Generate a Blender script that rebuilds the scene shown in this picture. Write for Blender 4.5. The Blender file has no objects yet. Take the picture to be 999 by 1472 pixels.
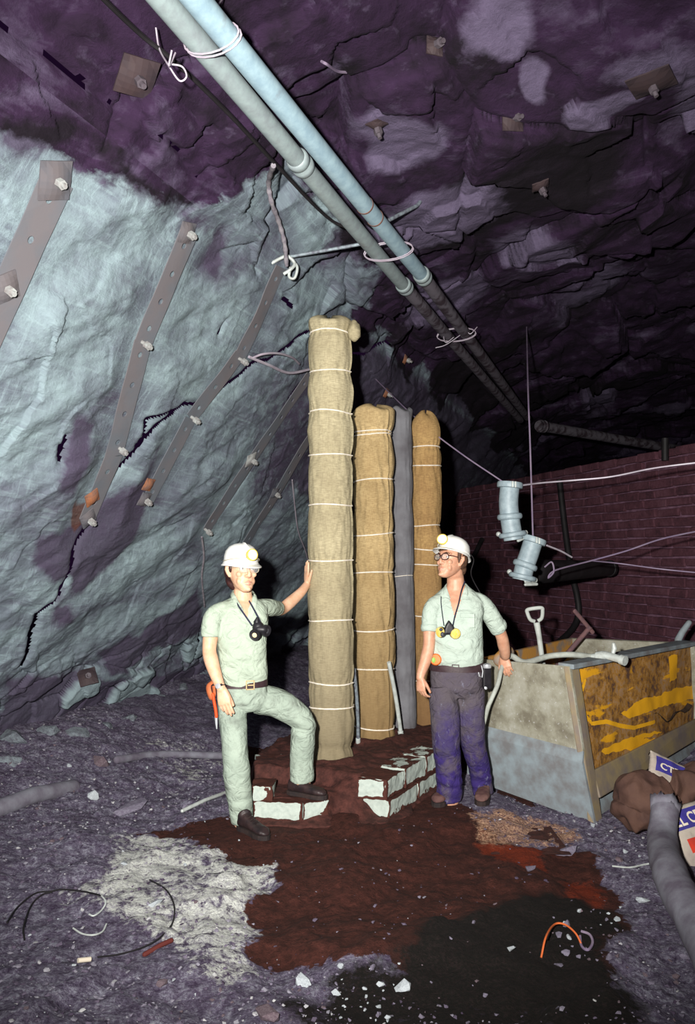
import bpy, bmesh, math, random
import numpy as np
from mathutils import Vector, Matrix

# ------------------------------------------------------------------ camera, world, flash, exposure
SC = bpy.context.scene
COL = SC.collection
F_PX, CX, CY, HCAM, PITCH = 1145.0, 499.5, 736.0, 1.70, math.radians(3.2)
cam_d = bpy.data.cameras.new('camera')
cam = bpy.data.objects.new('camera', cam_d); COL.objects.link(cam)
cam_d.sensor_fit = 'VERTICAL'; cam_d.sensor_height = 36.0; cam_d.lens = 36.0 * F_PX / 1472.0
cam_d.clip_start = 0.05; cam_d.clip_end = 200
cam.location = (0, 0, HCAM); cam.rotation_euler = (math.radians(90) + PITCH, 0, 0)
SC.camera = cam
wd = bpy.data.worlds.new('mine_dark'); SC.world = wd; wd.use_nodes = True
wd.node_tree.nodes['Background'].inputs[0].default_value = (0.50, 0.15, 0.78, 1)
wd.node_tree.nodes['Background'].inputs[1].default_value = 0.018
fl_d = bpy.data.lights.new('camera_flash', 'SPOT')
fl = bpy.data.objects.new('camera_flash', fl_d); COL.objects.link(fl)
fl.location = (-0.28, 0.0, 1.92)
FLASH_AIM = Vector((-0.05, 5.5, 2.35))
fl.rotation_euler = (FLASH_AIM - fl.location).to_track_quat('-Z', 'Y').to_euler()
fl_d.energy = 2900; fl_d.color = (1.0, 0.97, 0.92)
fl_d.spot_size = math.radians(92); fl_d.spot_blend = 0.85; fl_d.shadow_soft_size = 0.05
SC.view_settings.view_transform = 'Standard'; SC.view_settings.look = 'None'
SC.view_settings.gamma = 1.0; SC.view_settings.exposure = 0.0
SC.view_settings.use_curve_mapping = False
SC.cycles.max_bounces = 6

random.seed(7)
RNG = np.random.default_rng(11)
V = Vector

# ------------------------------------------------------------------ survey: image point -> place in the mine
CT, ST = math.cos(PITCH), math.sin(PITCH)
def ray(px, py):
    v = (CY - py) / F_PX
    return V(((px - CX) / F_PX, CT - v * ST, ST + v * CT))
def Q(px, py, Y):                     # point at distance Y in front of the camera
    r = ray(px, py); return V((0, 0, HCAM)) + r * (Y / r.y)
def G(px, py, z=0.0):                 # point at height z
    r = ray(px, py); return V((0, 0, HCAM)) + r * ((z - HCAM) / r.z)
DD = V((0.351, 0.936, 0)).normalized()        # along the drive
NH = V((DD.y, -DD.x, 0))                      # across the drive, towards the open side
N0, SL = -4.88, 0.60                          # left wall: n = N0 + SL*z
UP = (NH * SL + V((0, 0, 1))).normalized()
WN = (NH - V((0, 0, SL))).normalized()        # wall normal into the drive
KU = math.sqrt(1 + SL * SL)
def W(px, py, off=0.0):
    r = ray(px, py); a = NH.dot(r) - SL * r.z
    t = (N0 + SL * HCAM + off * KU) / a
    return V((0, 0, HCAM)) + r * t
def st_of(p): return (DD.dot(p), p.z * KU)
def wst(s, t, off=0.0):
    z = t / KU
    return DD * s + NH * (N0 + SL * z) + V((0, 0, z)) + WN * off

# ------------------------------------------------------------------ numpy noise
def _h(i, j, k, seed):
    n = (i * 374761393 + j * 668265263 + k * 2147483647 + seed * 974634777) & 0xFFFFFFFF
    n = ((n ^ (n >> 13)) * 1274126177) & 0xFFFFFFFF
    n = ((n ^ (n >> 16)) * 2246822519) & 0xFFFFFFFF
    return ((n ^ (n >> 15)) & 0xFFFFFF) / float(0xFFFFFF)
def vnoise(p, seed=0):
    p = np.asarray(p, dtype=np.float64)
    i = np.floor(p).astype(np.int64); f = p - i; f = f * f * (3 - 2 * f)
    x, y, z = i[:, 0], i[:, 1], i[:, 2]
    r = 0
    for a in (0, 1):
        for b in (0, 1):
            for c in (0, 1):
                w = (f[:, 0] if a else 1 - f[:, 0]) * (f[:, 1] if b else 1 - f[:, 1]) * (f[:, 2] if c else 1 - f[:, 2])
                r = r + w * _h(x + a, y + b, z + c, seed)
    return r * 2 - 1
def fbm(p, oct=4, seed=0, gain=0.5):
    p = np.asarray(p, dtype=np.float64); r = 0; a = 1.0
    for o in range(oct):
        r = r + a * vnoise(p, seed + o * 17); p = p * 2.03 + 5.1; a *= gain
    return r
def p3(a, b, c=None):
    return np.stack([a, b, np.zeros_like(a) if c is None else c], axis=1)
def facets(u, v, seed=0, tilt=0.6):   # jointed rock: a random tilted facet per cell; returns height, edge distance
    iu = np.floor(u).astype(np.int64); iv = np.floor(v).astype(np.int64)
    best = np.full(u.shape, 9e9); sec = np.full(u.shape, 9e9); hgt = np.zeros_like(u)
    for a in (-1, 0, 1):
        for b in (-1, 0, 1):
            ci, cj = iu + a, iv + b; zz = np.zeros_like(ci)
            cx = ci + _h(ci, cj, zz, seed + 1); cy = cj + _h(ci, cj, zz, seed + 2)
            d = np.maximum(np.abs(u - cx), np.abs(v - cy)) * 0.6 + 0.4 * np.hypot(u - cx, v - cy)
            h = _h(ci, cj, zz, seed + 3) * 2 - 1
            gx = _h(ci, cj, zz, seed + 4) * 2 - 1; gy = _h(ci, cj, zz, seed + 5) * 2 - 1
            hh = h + tilt * ((u - cx) * gx + (v - cy) * gy)
            m = d < best
            sec = np.where(m, best, np.minimum(sec, d)); hgt = np.where(m, hh, hgt); best = np.where(m, d, best)
    return hgt, sec - best
def seg_dist(px, py, pts):
    best = np.full(px.shape, 9e9)
    for (ax, ay), (bx, by) in zip(pts[:-1], pts[1:]):
        dx, dy = bx - ax, by - ay; L = dx * dx + dy * dy + 1e-12
        t = np.clip(((px - ax) * dx + (py - ay) * dy) / L, 0, 1)
        best = np.minimum(best, np.hypot(px - ax - t * dx, py - ay - t * dy))
    return best
def in_poly(px, py, poly):
    c = np.zeros(px.shape, bool); n = len(poly)
    for i in range(n):
        (ax, ay), (bx, by) = poly[i], poly[(i + 1) % n]
        m = ((ay > py) != (by > py)) & (px < (bx - ax) * (py - ay) / (by - ay + 1e-12) + ax)
        c ^= m
    return c
def sdf_poly(px, py, poly):           # positive inside
    d = seg_dist(px, py, list(poly) + [poly[0]])
    return np.where(in_poly(px, py, poly), d, -d)
def sstep(a, b, x):
    t = np.clip((x - a) / (b - a), 0, 1); return t * t * (3 - 2 * t)

# ------------------------------------------------------------------ object helpers
def oloc(o):
    p = V((0, 0, 0))
    while o is not None: p = p + o.location; o = o.parent
    return p
def tag(o, label=None, cat=None, group=None, kind=None):
    if label: o['label'] = label
    if cat: o['category'] = cat
    if group: o['group'] = group
    if kind: o['kind'] = kind
    return o
def thing(name, label, cat, loc, group=None):
    o = bpy.data.objects.new(name, None); COL.objects.link(o); o.location = loc
    o.empty_display_size = 0.1
    return tag(o, label, cat, group)
def link(name, me, mat, parent=None, smooth=True, mods=None, origin=None):
    """me holds world coordinates; moves them to the parent's (or an own) origin."""
    n = len(me.vertices); co = np.empty(n * 3); me.vertices.foreach_get('co', co); co = co.reshape(-1, 3)
    if parent is not None: org = np.array(oloc(parent))
    elif origin is not None: org = np.array(origin)
    else: org = np.array([co[:, 0].mean(), co[:, 1].mean(), co[:, 2].min()])
    co -= org; me.vertices.foreach_set('co', co.ravel())
    if smooth: me.polygons.foreach_set('use_smooth', [True] * len(me.polygons))
    else: me.polygons.foreach_set('use_smooth', [False] * len(me.polygons))
    me.update()
    if mat is not None:
        me.materials.clear(); me.materials.append(mat)
    o = bpy.data.objects.new(name, me); COL.objects.link(o)
    if parent is not None: o.parent = parent
    else: o.location = org
    for m in (mods or []): m(o)
    return o
def solid(th, off=-1):
    def f(o):
        m = o.modifiers.new('thickness', 'SOLIDIFY'); m.thickness = th; m.offset = off
    return f
def bevel(w, seg=2):
    def f(o):
        m = o.modifiers.new('bevel', 'BEVEL'); m.width = w; m.segments = seg; m.limit_method = 'ANGLE'
        m.angle_limit = math.radians(40)
    return f
def catmull(pts, k=6):
    pts = [V(p) for p in pts]
    if len(pts) < 3: return pts
    out = []
    P = [pts[0] * 2 - pts[1]] + pts + [pts[-1] * 2 - pts[-2]]
    for i in range(1, len(P) - 2):
        a, b, c, d = P[i - 1:i + 3]
        for j in range(k):
            t = j / k
            out.append(0.5 * ((2 * b) + (c - a) * t + (2 * a - 5 * b + 4 * c - d) * t * t + (3 * b - a - 3 * c + d) * t ** 3))
    out.append(pts[-1]); return out
class MB:
    def __init__(s): s.v = []; s.f = []
    def add(s, vs, fs):
        o = len(s.v); s.v += [tuple(p) for p in vs]; s.f += [tuple(i + o for i in f) for f in fs]
    def loft(s, rings, cap=True, close=False):   # rings: lists of n points
        n = len(rings[0]); o = len(s.v)
        for r in rings: s.v += [tuple(p) for p in r]
        m = len(rings)
        for i in range(m - 1 + (1 if close else 0)):
            a, b = o + i * n, o + ((i + 1) % m) * n
            for j in range(n):
                k = (j + 1) % n; s.f.append((a + j, a + k, b + k, b + j))
        if cap and not close:
            s.f.append(tuple(o + j for j in reversed(range(n)))); s.f.append(tuple(o + (m - 1) * n + j for j in range(n)))
    def tube(s, pts, r, n=10, ref=None, rb=None, rnd=False, cap=True, close=False):
        pts = [V(p) for p in pts]; m = len(pts)
        rr = r if isinstance(r, (list, tuple)) else [r] * m
        r2 = rb if isinstance(rb, (list, tuple)) else ([rb] * m if rb is not None else rr)
        T = []
        for i in range(m):
            if close: t = pts[(i + 1) % m] - pts[i - 1]
            else: t = pts[min(i + 1, m - 1)] - pts[max(i - 1, 0)]
            T.append(t.normalized() if t.length > 1e-9 else V((0, 0, 1)))
        A = V(ref) if ref is not None else (V((0, 0, 1)) if abs(T[0].z) < 0.9 else V((1, 0, 0)))
        rings = []
        def mk(c, t, A, a, b):
            B = t.cross(A).normalized(); A2 = B.cross(t).normalized()
            return [c + A2 * (a * math.cos(2 * math.pi * j / n)) + B * (b * math.sin(2 * math.pi * j / n)) for j in range(n)]
        for i in range(m):
            A0 = V(ref) if ref is not None else A
            A = A0 - T[i] * A0.dot(T[i]); A = A.normalized() if A.length > 1e-6 else T[i].orthogonal().normalized()
            if rnd and i == 0:
                q = min(rr[0], r2[0])
                for g in (0.95, 0.7, 0.35):
                    c = math.sqrt(1 - g * g); rings.append(mk(pts[0] - T[0] * q * g, T[0], A, rr[0] * c, r2[0] * c))
            rings.append(mk(pts[i], T[i], A, rr[i], r2[i]))
            if rnd and i == m - 1:
                q = min(rr[-1], r2[-1])
                for g in (0.35, 0.7, 0.95):
                    c = math.sqrt(1 - g * g); rings.append(mk(pts[-1] + T[-1] * q * g, T[-1], A, rr[-1] * c, r2[-1] * c))
        s.loft(rings, cap, close)
        return s
    def box(s, c, size, M=None):
        c = V(c); h = V(size) * 0.5; vs = []
        for x in (-1, 1):
            for y in (-1, 1):
                for z in (-1, 1):
                    p = V((x * h.x, y * h.y, z * h.z)); vs.append(c + (M @ p if M else p))
        s.add(vs, [(0, 1, 3, 2), (4, 6, 7, 5), (0, 4, 5, 1), (2, 3, 7, 6), (0, 2, 6, 4), (1, 5, 7, 3)]); return s
    def prism(s, pts, d):             # polygon pts extruded by vector d
        n = len(pts); d = V(d); pts = [V(p) for p in pts]
        s.add(pts + [p + d for p in pts], [tuple(reversed(range(n))), tuple(range(n, 2 * n))] + [(i, (i + 1) % n, n + (i + 1) % n, n + i) for i in range(n)]); return s
    def ell(s, c, r, M=None, nu=16, nv=10):
        c = V(c); rings = []
        for i in range(nv + 1):
            a = math.pi * (0.02 + 0.96 * i / nv); ring = []
            for j in range(nu):
                b = 2 * math.pi * j / nu
                p = V((r[0] * math.sin(a) * math.cos(b), r[1] * math.sin(a) * math.sin(b), -r[2] * math.cos(a)))
                ring.append(c + (M @ p if M else p))
            rings.append(ring)
        s.loft(rings); return s
    def lathe(s, c, axis, prof, n=24, cap=True, arc=(0, 2 * math.pi)):   # prof: (r, h)
        c = V(c); t = V(axis).normalized(); A = t.orthogonal().normalized(); B = t.cross(A)
        s.loft([[c + t * h + (A * math.cos(2 * math.pi * j / n) + B * math.sin(2 * math.pi * j / n)) * r for j in range(n)] for r, h in prof], cap); return s
    def mesh(s, name='m'):
        me = bpy.data.meshes.new(name); me.from_pydata(s.v, [], s.f); me.update()
        bm = bmesh.new(); bm.from_mesh(me); bmesh.ops.recalc_face_normals(bm, faces=bm.faces[:]); bm.to_mesh(me); bm.free()
        return me
    def build(s, name, mat, parent=None, smooth=True, mods=None, origin=None):
        me = s.mesh(name)
        o = link(name, me, mat, parent, smooth, mods, origin)
        if smooth: me.set_sharp_from_angle(angle=math.radians(50))
        return o
def evaluated(me, mods):
    o = bpy.data.objects.new('tmp', me); COL.objects.link(o)
    for m in mods: m(o)
    dg = bpy.context.evaluated_depsgraph_get(); dg.update()
    r = bpy.data.meshes.new_from_object(o.evaluated_get(dg)); bpy.data.objects.remove(o)
    return r
def remesh(mb, vox, it=3, fac=0.5):
    def rm(o):
        m = o.modifiers.new('r', 'REMESH'); m.mode = 'VOXEL'; m.voxel_size = vox; m.use_smooth_shade = True
        m = o.modifiers.new('s', 'SMOOTH'); m.factor = fac; m.iterations = it
    return evaluated(mb.mesh(), [rm])
def coords(me):
    co = np.empty(len(me.vertices) * 3); me.vertices.foreach_get('co', co); return co.reshape(-1, 3)
def normals(me):
    no = np.empty(len(me.vertices) * 3); me.vertices.foreach_get('normal', no); return no.reshape(-1, 3)
def set_coords(me, co): me.vertices.foreach_set('co', np.ascontiguousarray(co, dtype=np.float32).ravel()); me.update()
def grid_mesh(name, P, nu, nv, attrs=None, keep=None):
    idx = np.arange(nu * nv).reshape(nu, nv)
    f = np.stack([idx[:-1, :-1], idx[1:, :-1], idx[1:, 1:], idx[:-1, 1:]], axis=-1).reshape(-1, 4)
    if keep is not None: f = f[keep.reshape(-1)]
    me = bpy.data.meshes.new(name)
    me.vertices.add(len(P)); me.vertices.foreach_set('co', P.astype(np.float32).ravel())
    me.loops.add(f.size); me.loops.foreach_set('vertex_index', f.astype(np.int32).ravel())
    me.polygons.add(len(f)); me.polygons.foreach_set('loop_start', (np.arange(len(f)) * 4).astype(np.int32))
    me.update(calc_edges=True); me.validate()
    for k, (typ, val) in (attrs or {}).items():
        a = me.attributes.new(k, typ, 'POINT')
        a.data.foreach_set('color' if 'COLOR' in typ else 'vector', val.astype(np.float32).ravel())
    return me

# ------------------------------------------------------------------ materials
class NT:
    def __init__(s, name, rough=0.8, metal=0.0, spec=0.3):
        s.m = bpy.data.materials.new(name); s.m.use_nodes = True
        s.t = s.m.node_tree; s.b = s.t.nodes['Principled BSDF']
        s.b.inputs['Roughness'].default_value = rough; s.b.inputs['Metallic'].default_value = metal
        s.b.inputs['Specular IOR Level'].default_value = spec
    def n(s, typ, **kw):
        x = s.t.nodes.new(typ)
        for k, v in kw.items(): setattr(x, k, v)
        return x
    def l(s, a, b): s.t.links.new(a, b)
    def coord(s, attr=None):
        if attr:
            a = s.n('ShaderNodeAttribute', attribute_name=attr); return a.outputs['Vector']
        return s.n('ShaderNodeTexCoord').outputs['Object']
    def mapping(s, vec, scale=(1, 1, 1), rot=(0, 0, 0)):
        a = s.n('ShaderNodeMapping'); a.inputs['Scale'].default_value = scale; a.inputs['Rotation'].default_value = rot
        s.l(vec, a.inputs['Vector']); return a.outputs[0]
    def noise(s, vec, scale, detail=6, rough=0.55, dist=0.0):
        a = s.n('ShaderNodeTexNoise'); a.inputs['Scale'].default_value = scale; a.inputs['Detail'].default_value = detail
        a.inputs['Roughness'].default_value = rough; a.inputs['Distortion'].default_value = dist
        s.l(vec, a.inputs['Vector']); return a.outputs[0]
    def voro(s, vec, scale, feat='F1', out='Distance'):
        a = s.n('ShaderNodeTexVoronoi', feature=feat); a.inputs['Scale'].default_value = scale
        s.l(vec, a.inputs['Vector']); return a.outputs[out]
    def ramp(s, fac, stops):
        a = s.n('ShaderNodeValToRGB'); e = a.color_ramp.elements
        while len(e) < len(stops): e.new(0.5)
        for x, (p, c) in zip(e, stops):
            x.position = p; x.color = (c, c, c, 1) if isinstance(c, (int, float)) else (*c, 1)
        s.l(fac, a.inputs[0]); return a.outputs[0]
    def mix(s, fac, a, b, mode='MIX'):
        x = s.n('ShaderNodeMix', data_type='RGBA', blend_type=mode)
        for inp, val in ((x.inputs[0], fac), (x.inputs[6], a), (x.inputs[7], b)):
            if isinstance(val, (int, float)): inp.default_value = val
            elif isinstance(val, tuple): inp.default_value = (*val, 1)
            else: s.l(val, inp)
        return x.outputs[2]
    def math(s, op, a, b=0.0):
        x = s.n('ShaderNodeMath', operation=op)
        for inp, val in ((x.inputs[0], a), (x.inputs[1], b)):
            if isinstance(val, (int, float)): inp.default_value = val
            else: s.l(val, inp)
        return x.outputs[0]
    def color(s, c):
        if isinstance(c, tuple): s.b.inputs['Base Color'].default_value = (*c, 1)
        else: s.l(c, s.b.inputs['Base Color'])
        return s
    def bump(s, h, strength=0.4, dist=0.01):
        x = s.n('ShaderNodeBump'); x.inputs['Strength'].default_value = strength; x.inputs['Distance'].default_value = dist
        s.l(h, x.inputs['Height']); s.l(x.outputs[0], s.b.inputs['Normal']); return s
def simple(name, c, c2=None, scale=6.0, rough=0.8, metal=0.0, bump=0.0, bscale=40, lo=0.35, hi=0.65, spec=0.3, bd=0.004):
    t = NT(name, rough, metal, spec); co = t.coord()
    if c2: t.color(t.mix(t.ramp(t.noise(co, scale), [(lo, 0.0), (hi, 1.0)]), c, c2))
    else: t.color(c)
    if bump: t.bump(t.noise(co, bscale, 4), bump, bd)
    return t.m

# ------------------------------------------------------------------ material set
def rock_material(name, pale, mid, dark, attr='st', fol=0.62, veins=0.36, bmp=0.45, stops=(0.34, 0.48, 0.62)):
    t = NT(name, 0.9, 0, 0.25); co = t.coord(attr)
    msk = t.n('ShaderNodeAttribute', attribute_name='mask'); sep = t.n('ShaderNodeSeparateColor'); t.l(msk.outputs['Color'], sep.inputs[0])
    fo = t.mapping(co, (0.35, 2.2, 1.0), (0, 0, -fol))
    n1 = t.noise(co, 1.3, 8, 0.62, 0.4); n2 = t.noise(fo, 2.0, 8, 0.62, 0.8); n3 = t.noise(co, 9.0, 8, 0.7)
    n4 = t.noise(fo, 9.0, 6, 0.6, 0.3)
    base = t.ramp(t.math('ADD', t.math('MULTIPLY', n1, 0.55), t.math('MULTIPLY', n2, 0.45)), [(stops[0], dark), (stops[1], mid), (stops[2], pale)])
    base = t.mix(t.ramp(n3, [(0.35, 0.0), (0.7, 0.55)]), base, mid)
    base = t.mix(t.ramp(n4, [(0.55, 0.0), (0.72, 0.6 if attr else 0.22)]), base, pale)
    # pale scratches and veins
    ve = t.noise(t.mapping(co, (1.6, 0.25, 1), (0, 0, 0.5)), 2.2, 5, 0.5, 1.2)
    vein = t.ramp(t.math('ABSOLUTE', t.math('SUBTRACT', ve, 0.5)), [(0.0, 1.0), (0.02, 0.0)])
    ve2 = t.noise(t.mapping(co, (0.3, 1.5, 1), (0, 0, 0.2)), 2.6, 5, 0.5, 1.0); vein2 = t.ramp(t.math('ABSOLUTE', t.math('SUBTRACT', ve2, 0.52)), [(0.0, 1.0), (0.018, 0.0)])
    ve3 = t.noise(t.mapping(co, (1.3, 0.5, 1), (0, 0, -0.9)), 3.4, 4, 0.5, 0.6); vein3 = t.ramp(t.math('ABSOLUTE', t.math('SUBTRACT', ve3, 0.5)), [(0.0, 1.0), (0.012, 0.0)])
    base = t.mix(t.math('MULTIPLY', t.math('MAXIMUM', vein, t.math('MAXIMUM', vein2, vein3)), t.math('MULTIPLY', veins, t.ramp(n1, [(0.38, 0.2), (0.6, 1.0)]))), base, tuple(min(1, x * 1.4) for x in pale))
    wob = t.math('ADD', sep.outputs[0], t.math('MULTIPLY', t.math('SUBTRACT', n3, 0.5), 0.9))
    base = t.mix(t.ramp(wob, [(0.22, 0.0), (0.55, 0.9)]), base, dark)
    wob2 = t.math('ADD', sep.outputs[1], t.math('MULTIPLY', t.math('SUBTRACT', n3, 0.5), 0.9))
    base = t.mix(t.ramp(wob2, [(0.3, 0.0), (0.75, 0.8)]), base, pale)
    wob3 = t.math('ADD', sep.outputs[2], t.math('MULTIPLY', t.math('SUBTRACT', n3, 0.5), 0.9))
    base = t.mix(t.ramp(wob3, [(0.35, 0.0), (0.75, 0.8)]), base, (0.10, 0.035, 0.02))
    # the roof's own darker, unwashed rock
    cr = t.coord(); r1 = t.noise(cr, 1.3, 8, 0.62, 0.4); r2 = t.noise(t.mapping(cr, (0.6, 0.6, 2.2), (0.3, 0.2, 0)), 2.2, 8, 0.62, 0.8); r3 = t.noise(cr, 9.0, 8, 0.7); r4 = t.noise(t.mapping(cr, (1, 1, 2.5), (0.2, 0.4, 0.3)), 7.0, 6, 0.65, 0.3)
    rb = t.ramp(t.math('ADD', t.math('MULTIPLY', r1, 0.5), t.math('MULTIPLY', r2, 0.5)), [(0.40, (0.0045, 0.0024, 0.005)), (0.53, (0.026, 0.0105, 0.034)), (0.70, (0.13, 0.105, 0.17))])
    rb = t.mix(t.ramp(r3, [(0.38, 0.0), (0.7, 0.5)]), rb, (0.024, 0.010, 0.031))
    rb = t.mix(t.ramp(r4, [(0.58, 0.0), (0.74, 0.30)]), rb, (0.13, 0.105, 0.17))
    rw = t.math('ADD', sep.outputs[0], t.math('MULTIPLY', t.math('SUBTRACT', r3, 0.5), 0.9)); rb = t.mix(t.ramp(rw, [(0.22, 0.0), (0.55, 0.9)]), rb, (0.0045, 0.0024, 0.005))
    rg = t.math('ADD', sep.outputs[1], t.math('MULTIPLY', t.math('SUBTRACT', r3, 0.5), 0.9)); rb = t.mix(t.ramp(rg, [(0.3, 0.0), (0.75, 0.8)]), rb, (0.125, 0.10, 0.165))
    al = t.math('ADD', msk.outputs['Alpha'], t.math('ADD', t.math('MULTIPLY', t.math('SUBTRACT', r3, 0.5), 0.9), t.math('MULTIPLY', t.math('SUBTRACT', r4, 0.5), 0.8)))
    alr = t.ramp(al, [(0.35, 0.0), (0.68, 1.0)])
    t.color(t.mix(alr, base, rb))
    hw_ = t.math('ADD', t.math('MULTIPLY', n4, 0.7), t.math('ADD', t.math('MULTIPLY', n3, 0.6), t.math('MULTIPLY', t.noise(co, 45, 5, 0.7), 0.5)))
    hr_ = t.math('MULTIPLY', t.math('ADD', t.math('MULTIPLY', r4, 0.8), r3), 1.3)
    mh = t.n('ShaderNodeMix', data_type='FLOAT'); t.l(msk.outputs['Alpha'], mh.inputs[0]); t.l(hw_, mh.inputs[2]); t.l(hr_, mh.inputs[3])
    t.bump(mh.outputs[0], bmp, 0.045)
    return t.m
M = {}
M['wall_rock'] = rock_material('wall_rock', (0.245, 0.325, 0.345), (0.135, 0.163, 0.195), (0.056, 0.041, 0.074))

def floor_material():
    t = NT('mine_floor', 0.92, 0, 0.2); co = t.coord()
    msk = t.n('ShaderNodeAttribute', attribute_name='mask'); sep = t.n('ShaderNodeSeparateColor'); t.l(msk.outputs['Color'], sep.inputs[0])
    n1 = t.noise(co, 3.0, 8, 0.65); n2 = t.noise(co, 22, 8, 0.75); n3 = t.noise(co, 70, 6, 0.7)
    g = t.ramp(t.math('ADD', t.math('MULTIPLY', n2, 0.6), t.math('MULTIPLY', n3, 0.4)), [(0.39, (0.04, 0.026, 0.055)), (0.5, (0.135, 0.115, 0.17)), (0.62, (0.35, 0.35, 0.42))])
    g = t.mix(t.ramp(n1, [(0.45, 0.0), (0.7, 0.55)]), g, (0.06, 0.037, 0.075))
    def lay(base, ch, col, k=1.2, lo=0.42, hi=0.6, op=1.0):
        w = t.math('ADD', ch, t.math('MULTIPLY', t.math('SUBTRACT', t.math('ADD', t.math('MULTIPLY', n2, 0.6), t.math('MULTIPLY', n1, 0.4)), 0.5), k))
        return t.mix(t.ramp(w, [(lo, 0.0), (hi, op)]), base, col)
    chalk = t.mix(t.ramp(n3, [(0.4, 0.0), (0.6, 1.0)]), (0.68, 0.70, 0.64), (0.42, 0.42, 0.42))
    g = lay(g, t.math('MULTIPLY', sep.outputs[1], 0.78), chalk, 3.6, 0.52, 0.80, 0.92)
    mud = t.mix(t.ramp(n2, [(0.4, 0.0), (0.65, 1.0)]), (0.030, 0.0085, 0.006), (0.075, 0.022, 0.016))
    g = lay(g, sep.outputs[0], mud, 1.9, 0.42, 0.52)
    a2 = t.n('ShaderNodeAttribute', attribute_name='mask2'); s2 = t.n('ShaderNodeSeparateColor'); t.l(a2.outputs['Color'], s2.inputs[0])
    sand = t.mix(t.ramp(n3, [(0.42, 0.0), (0.6, 1.0)]), (0.55, 0.34, 0.22), (0.12, 0.035, 0.02))
    g = lay(g, t.math('MULTIPLY', s2.outputs[0], 0.8), sand, 3.2, 0.5, 0.8, 0.9)
    g = lay(g, s2.outputs[1], (0.17, 0.022, 0.006), 1.8, 0.45, 0.7, 0.85)
    blk = t.mix(t.ramp(n3, [(0.45, 0.0), (0.7, 1.0)]), (0.006, 0.005, 0.004), (0.02, 0.012, 0.012))
    g = lay(g, s2.outputs[2], blk, 2.6, 0.30, 0.78)
    t.color(g)
    t.bump(t.math('ADD', n2, t.math('MULTIPLY', n3, 0.6)), 1.0, 0.02)
    return t.m
M['floor'] = floor_material()
def mud_mat():
    t = NT('brown_mud', 0.85, 0, 0.3); co = t.coord()
    n2 = t.noise(co, 18, 8, 0.7)
    t.color(t.mix(t.ramp(n2, [(0.38, 0.0), (0.68, 1.0)]), (0.028, 0.008, 0.006), (0.085, 0.026, 0.02)))
    t.bump(n2, 0.8, 0.015); return t.m
M['mud'] = mud_mat()
def block_mat():
    t = NT('muddy_white_block', 0.9, 0, 0.2); co = t.coord()
    at = t.n('ShaderNodeAttribute', attribute_name='edge')
    n = t.noise(co, 9, 5, 0.55); n2 = t.noise(co, 40, 5, 0.6)
    clean = t.mix(t.ramp(n2, [(0.35, 0.0), (0.7, 1.0)]), (0.39, 0.44, 0.40), (0.31, 0.36, 0.33))
    w = t.math('ADD', at.outputs['Fac'], t.math('MULTIPLY', t.math('SUBTRACT', n, 0.5), 1.5))
    t.color(t.mix(t.ramp(w, [(0.5, 0.0), (0.53, 1.0)]), clean, (0.055, 0.018, 0.013)))
    t.bump(n2, 0.3, 0.004); return t.m
M['block'] = block_mat()
def hessian(name, a, b, grime):
    t = NT(name, 0.95, 0, 0.1); co = t.coord()
    big = t.noise(co, 2.6, 6, 0.6); fine = t.noise(t.mapping(co, (30, 30, 180)), 1.0, 3, 0.5); fine2 = t.noise(t.mapping(co, (170, 170, 18)), 1.0, 3, 0.5)
    c = t.mix(t.ramp(big, [(0.35, 0.0), (0.68, 1.0)]), a, b)
    c = t.mix(t.ramp(fine, [(0.42, 0.0), (0.62, 0.38)]), c, grime)
    c = t.mix(t.ramp(fine2, [(0.45, 0.0), (0.65, 0.25)]), c, grime)
    sepz = t.n('ShaderNodeSeparateXYZ'); t.l(co, sepz.inputs[0])
    low = t.math('ADD', sepz.outputs[2], t.math('MULTIPLY', t.math('SUBTRACT', big, 0.5), 1.2))
    c = t.mix(t.ramp(t.math('DIVIDE', low, 3.0), [(0.05, 0.8), (0.55, 0.0)]), c, grime)
    t.color(c)
    t.bump(t.math('ADD', t.math('MULTIPLY', fine, 0.5), t.math('MULTIPLY', fine2, 0.5)), 0.25, 0.004); return t.m
M['hess1'] = hessian('hessian_pale', (0.46, 0.405, 0.26), (0.31, 0.265, 0.165), (0.15, 0.12, 0.075))
M['hess2'] = hessian('hessian_tan', (0.52, 0.39, 0.20), (0.34, 0.24, 0.115), (0.16, 0.10, 0.045))
M['hess3'] = hessian('hessian_brown', (0.46, 0.30, 0.125), (0.30, 0.18, 0.075), (0.14, 0.075, 0.035))
M['greywrap'] = simple('grey_sleeve', (0.165, 0.165, 0.18), (0.10, 0.095, 0.105), 5, 0.95, bump=0.3, bscale=120)
M['twine'] = simple('white_twine', (0.82, 0.76, 0.66), (0.66, 0.58, 0.48), 40, 0.9)
def galv(name, a, b, rust=0.0):
    t = NT(name, 0.5, 0.0, 0.5); co = t.coord()
    n = t.noise(co, 16, 8, 0.65); n2 = t.noise(co, 3, 6, 0.6)
    c = t.mix(t.ramp(n, [(0.35, 0.0), (0.65, 1.0)]), a, b)
    c = t.mix(t.ramp(n2, [(0.62 - rust, 0.0), (0.75 - rust, 0.8)]), c, (0.13, 0.085, 0.08))
    t.color(c); t.bump(n, 0.15, 0.003); return t.m
M['galv_blue'] = galv('galvanised_blue_grey', (0.30, 0.42, 0.47), (0.22, 0.32, 0.38))
M['galv_grey'] = galv('galvanised_grey', (0.25, 0.31, 0.31), (0.19, 0.22, 0.23), 0.03)
M['fitting'] = galv('zinc_fitting', (0.36, 0.45, 0.49), (0.24, 0.31, 0.35), -0.05)
M['steel_dark'] = simple('dull_strap_steel', (0.118, 0.130, 0.150), (0.14, 0.128, 0.137), 4, 0.75, 0.0, bump=0.1)
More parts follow.
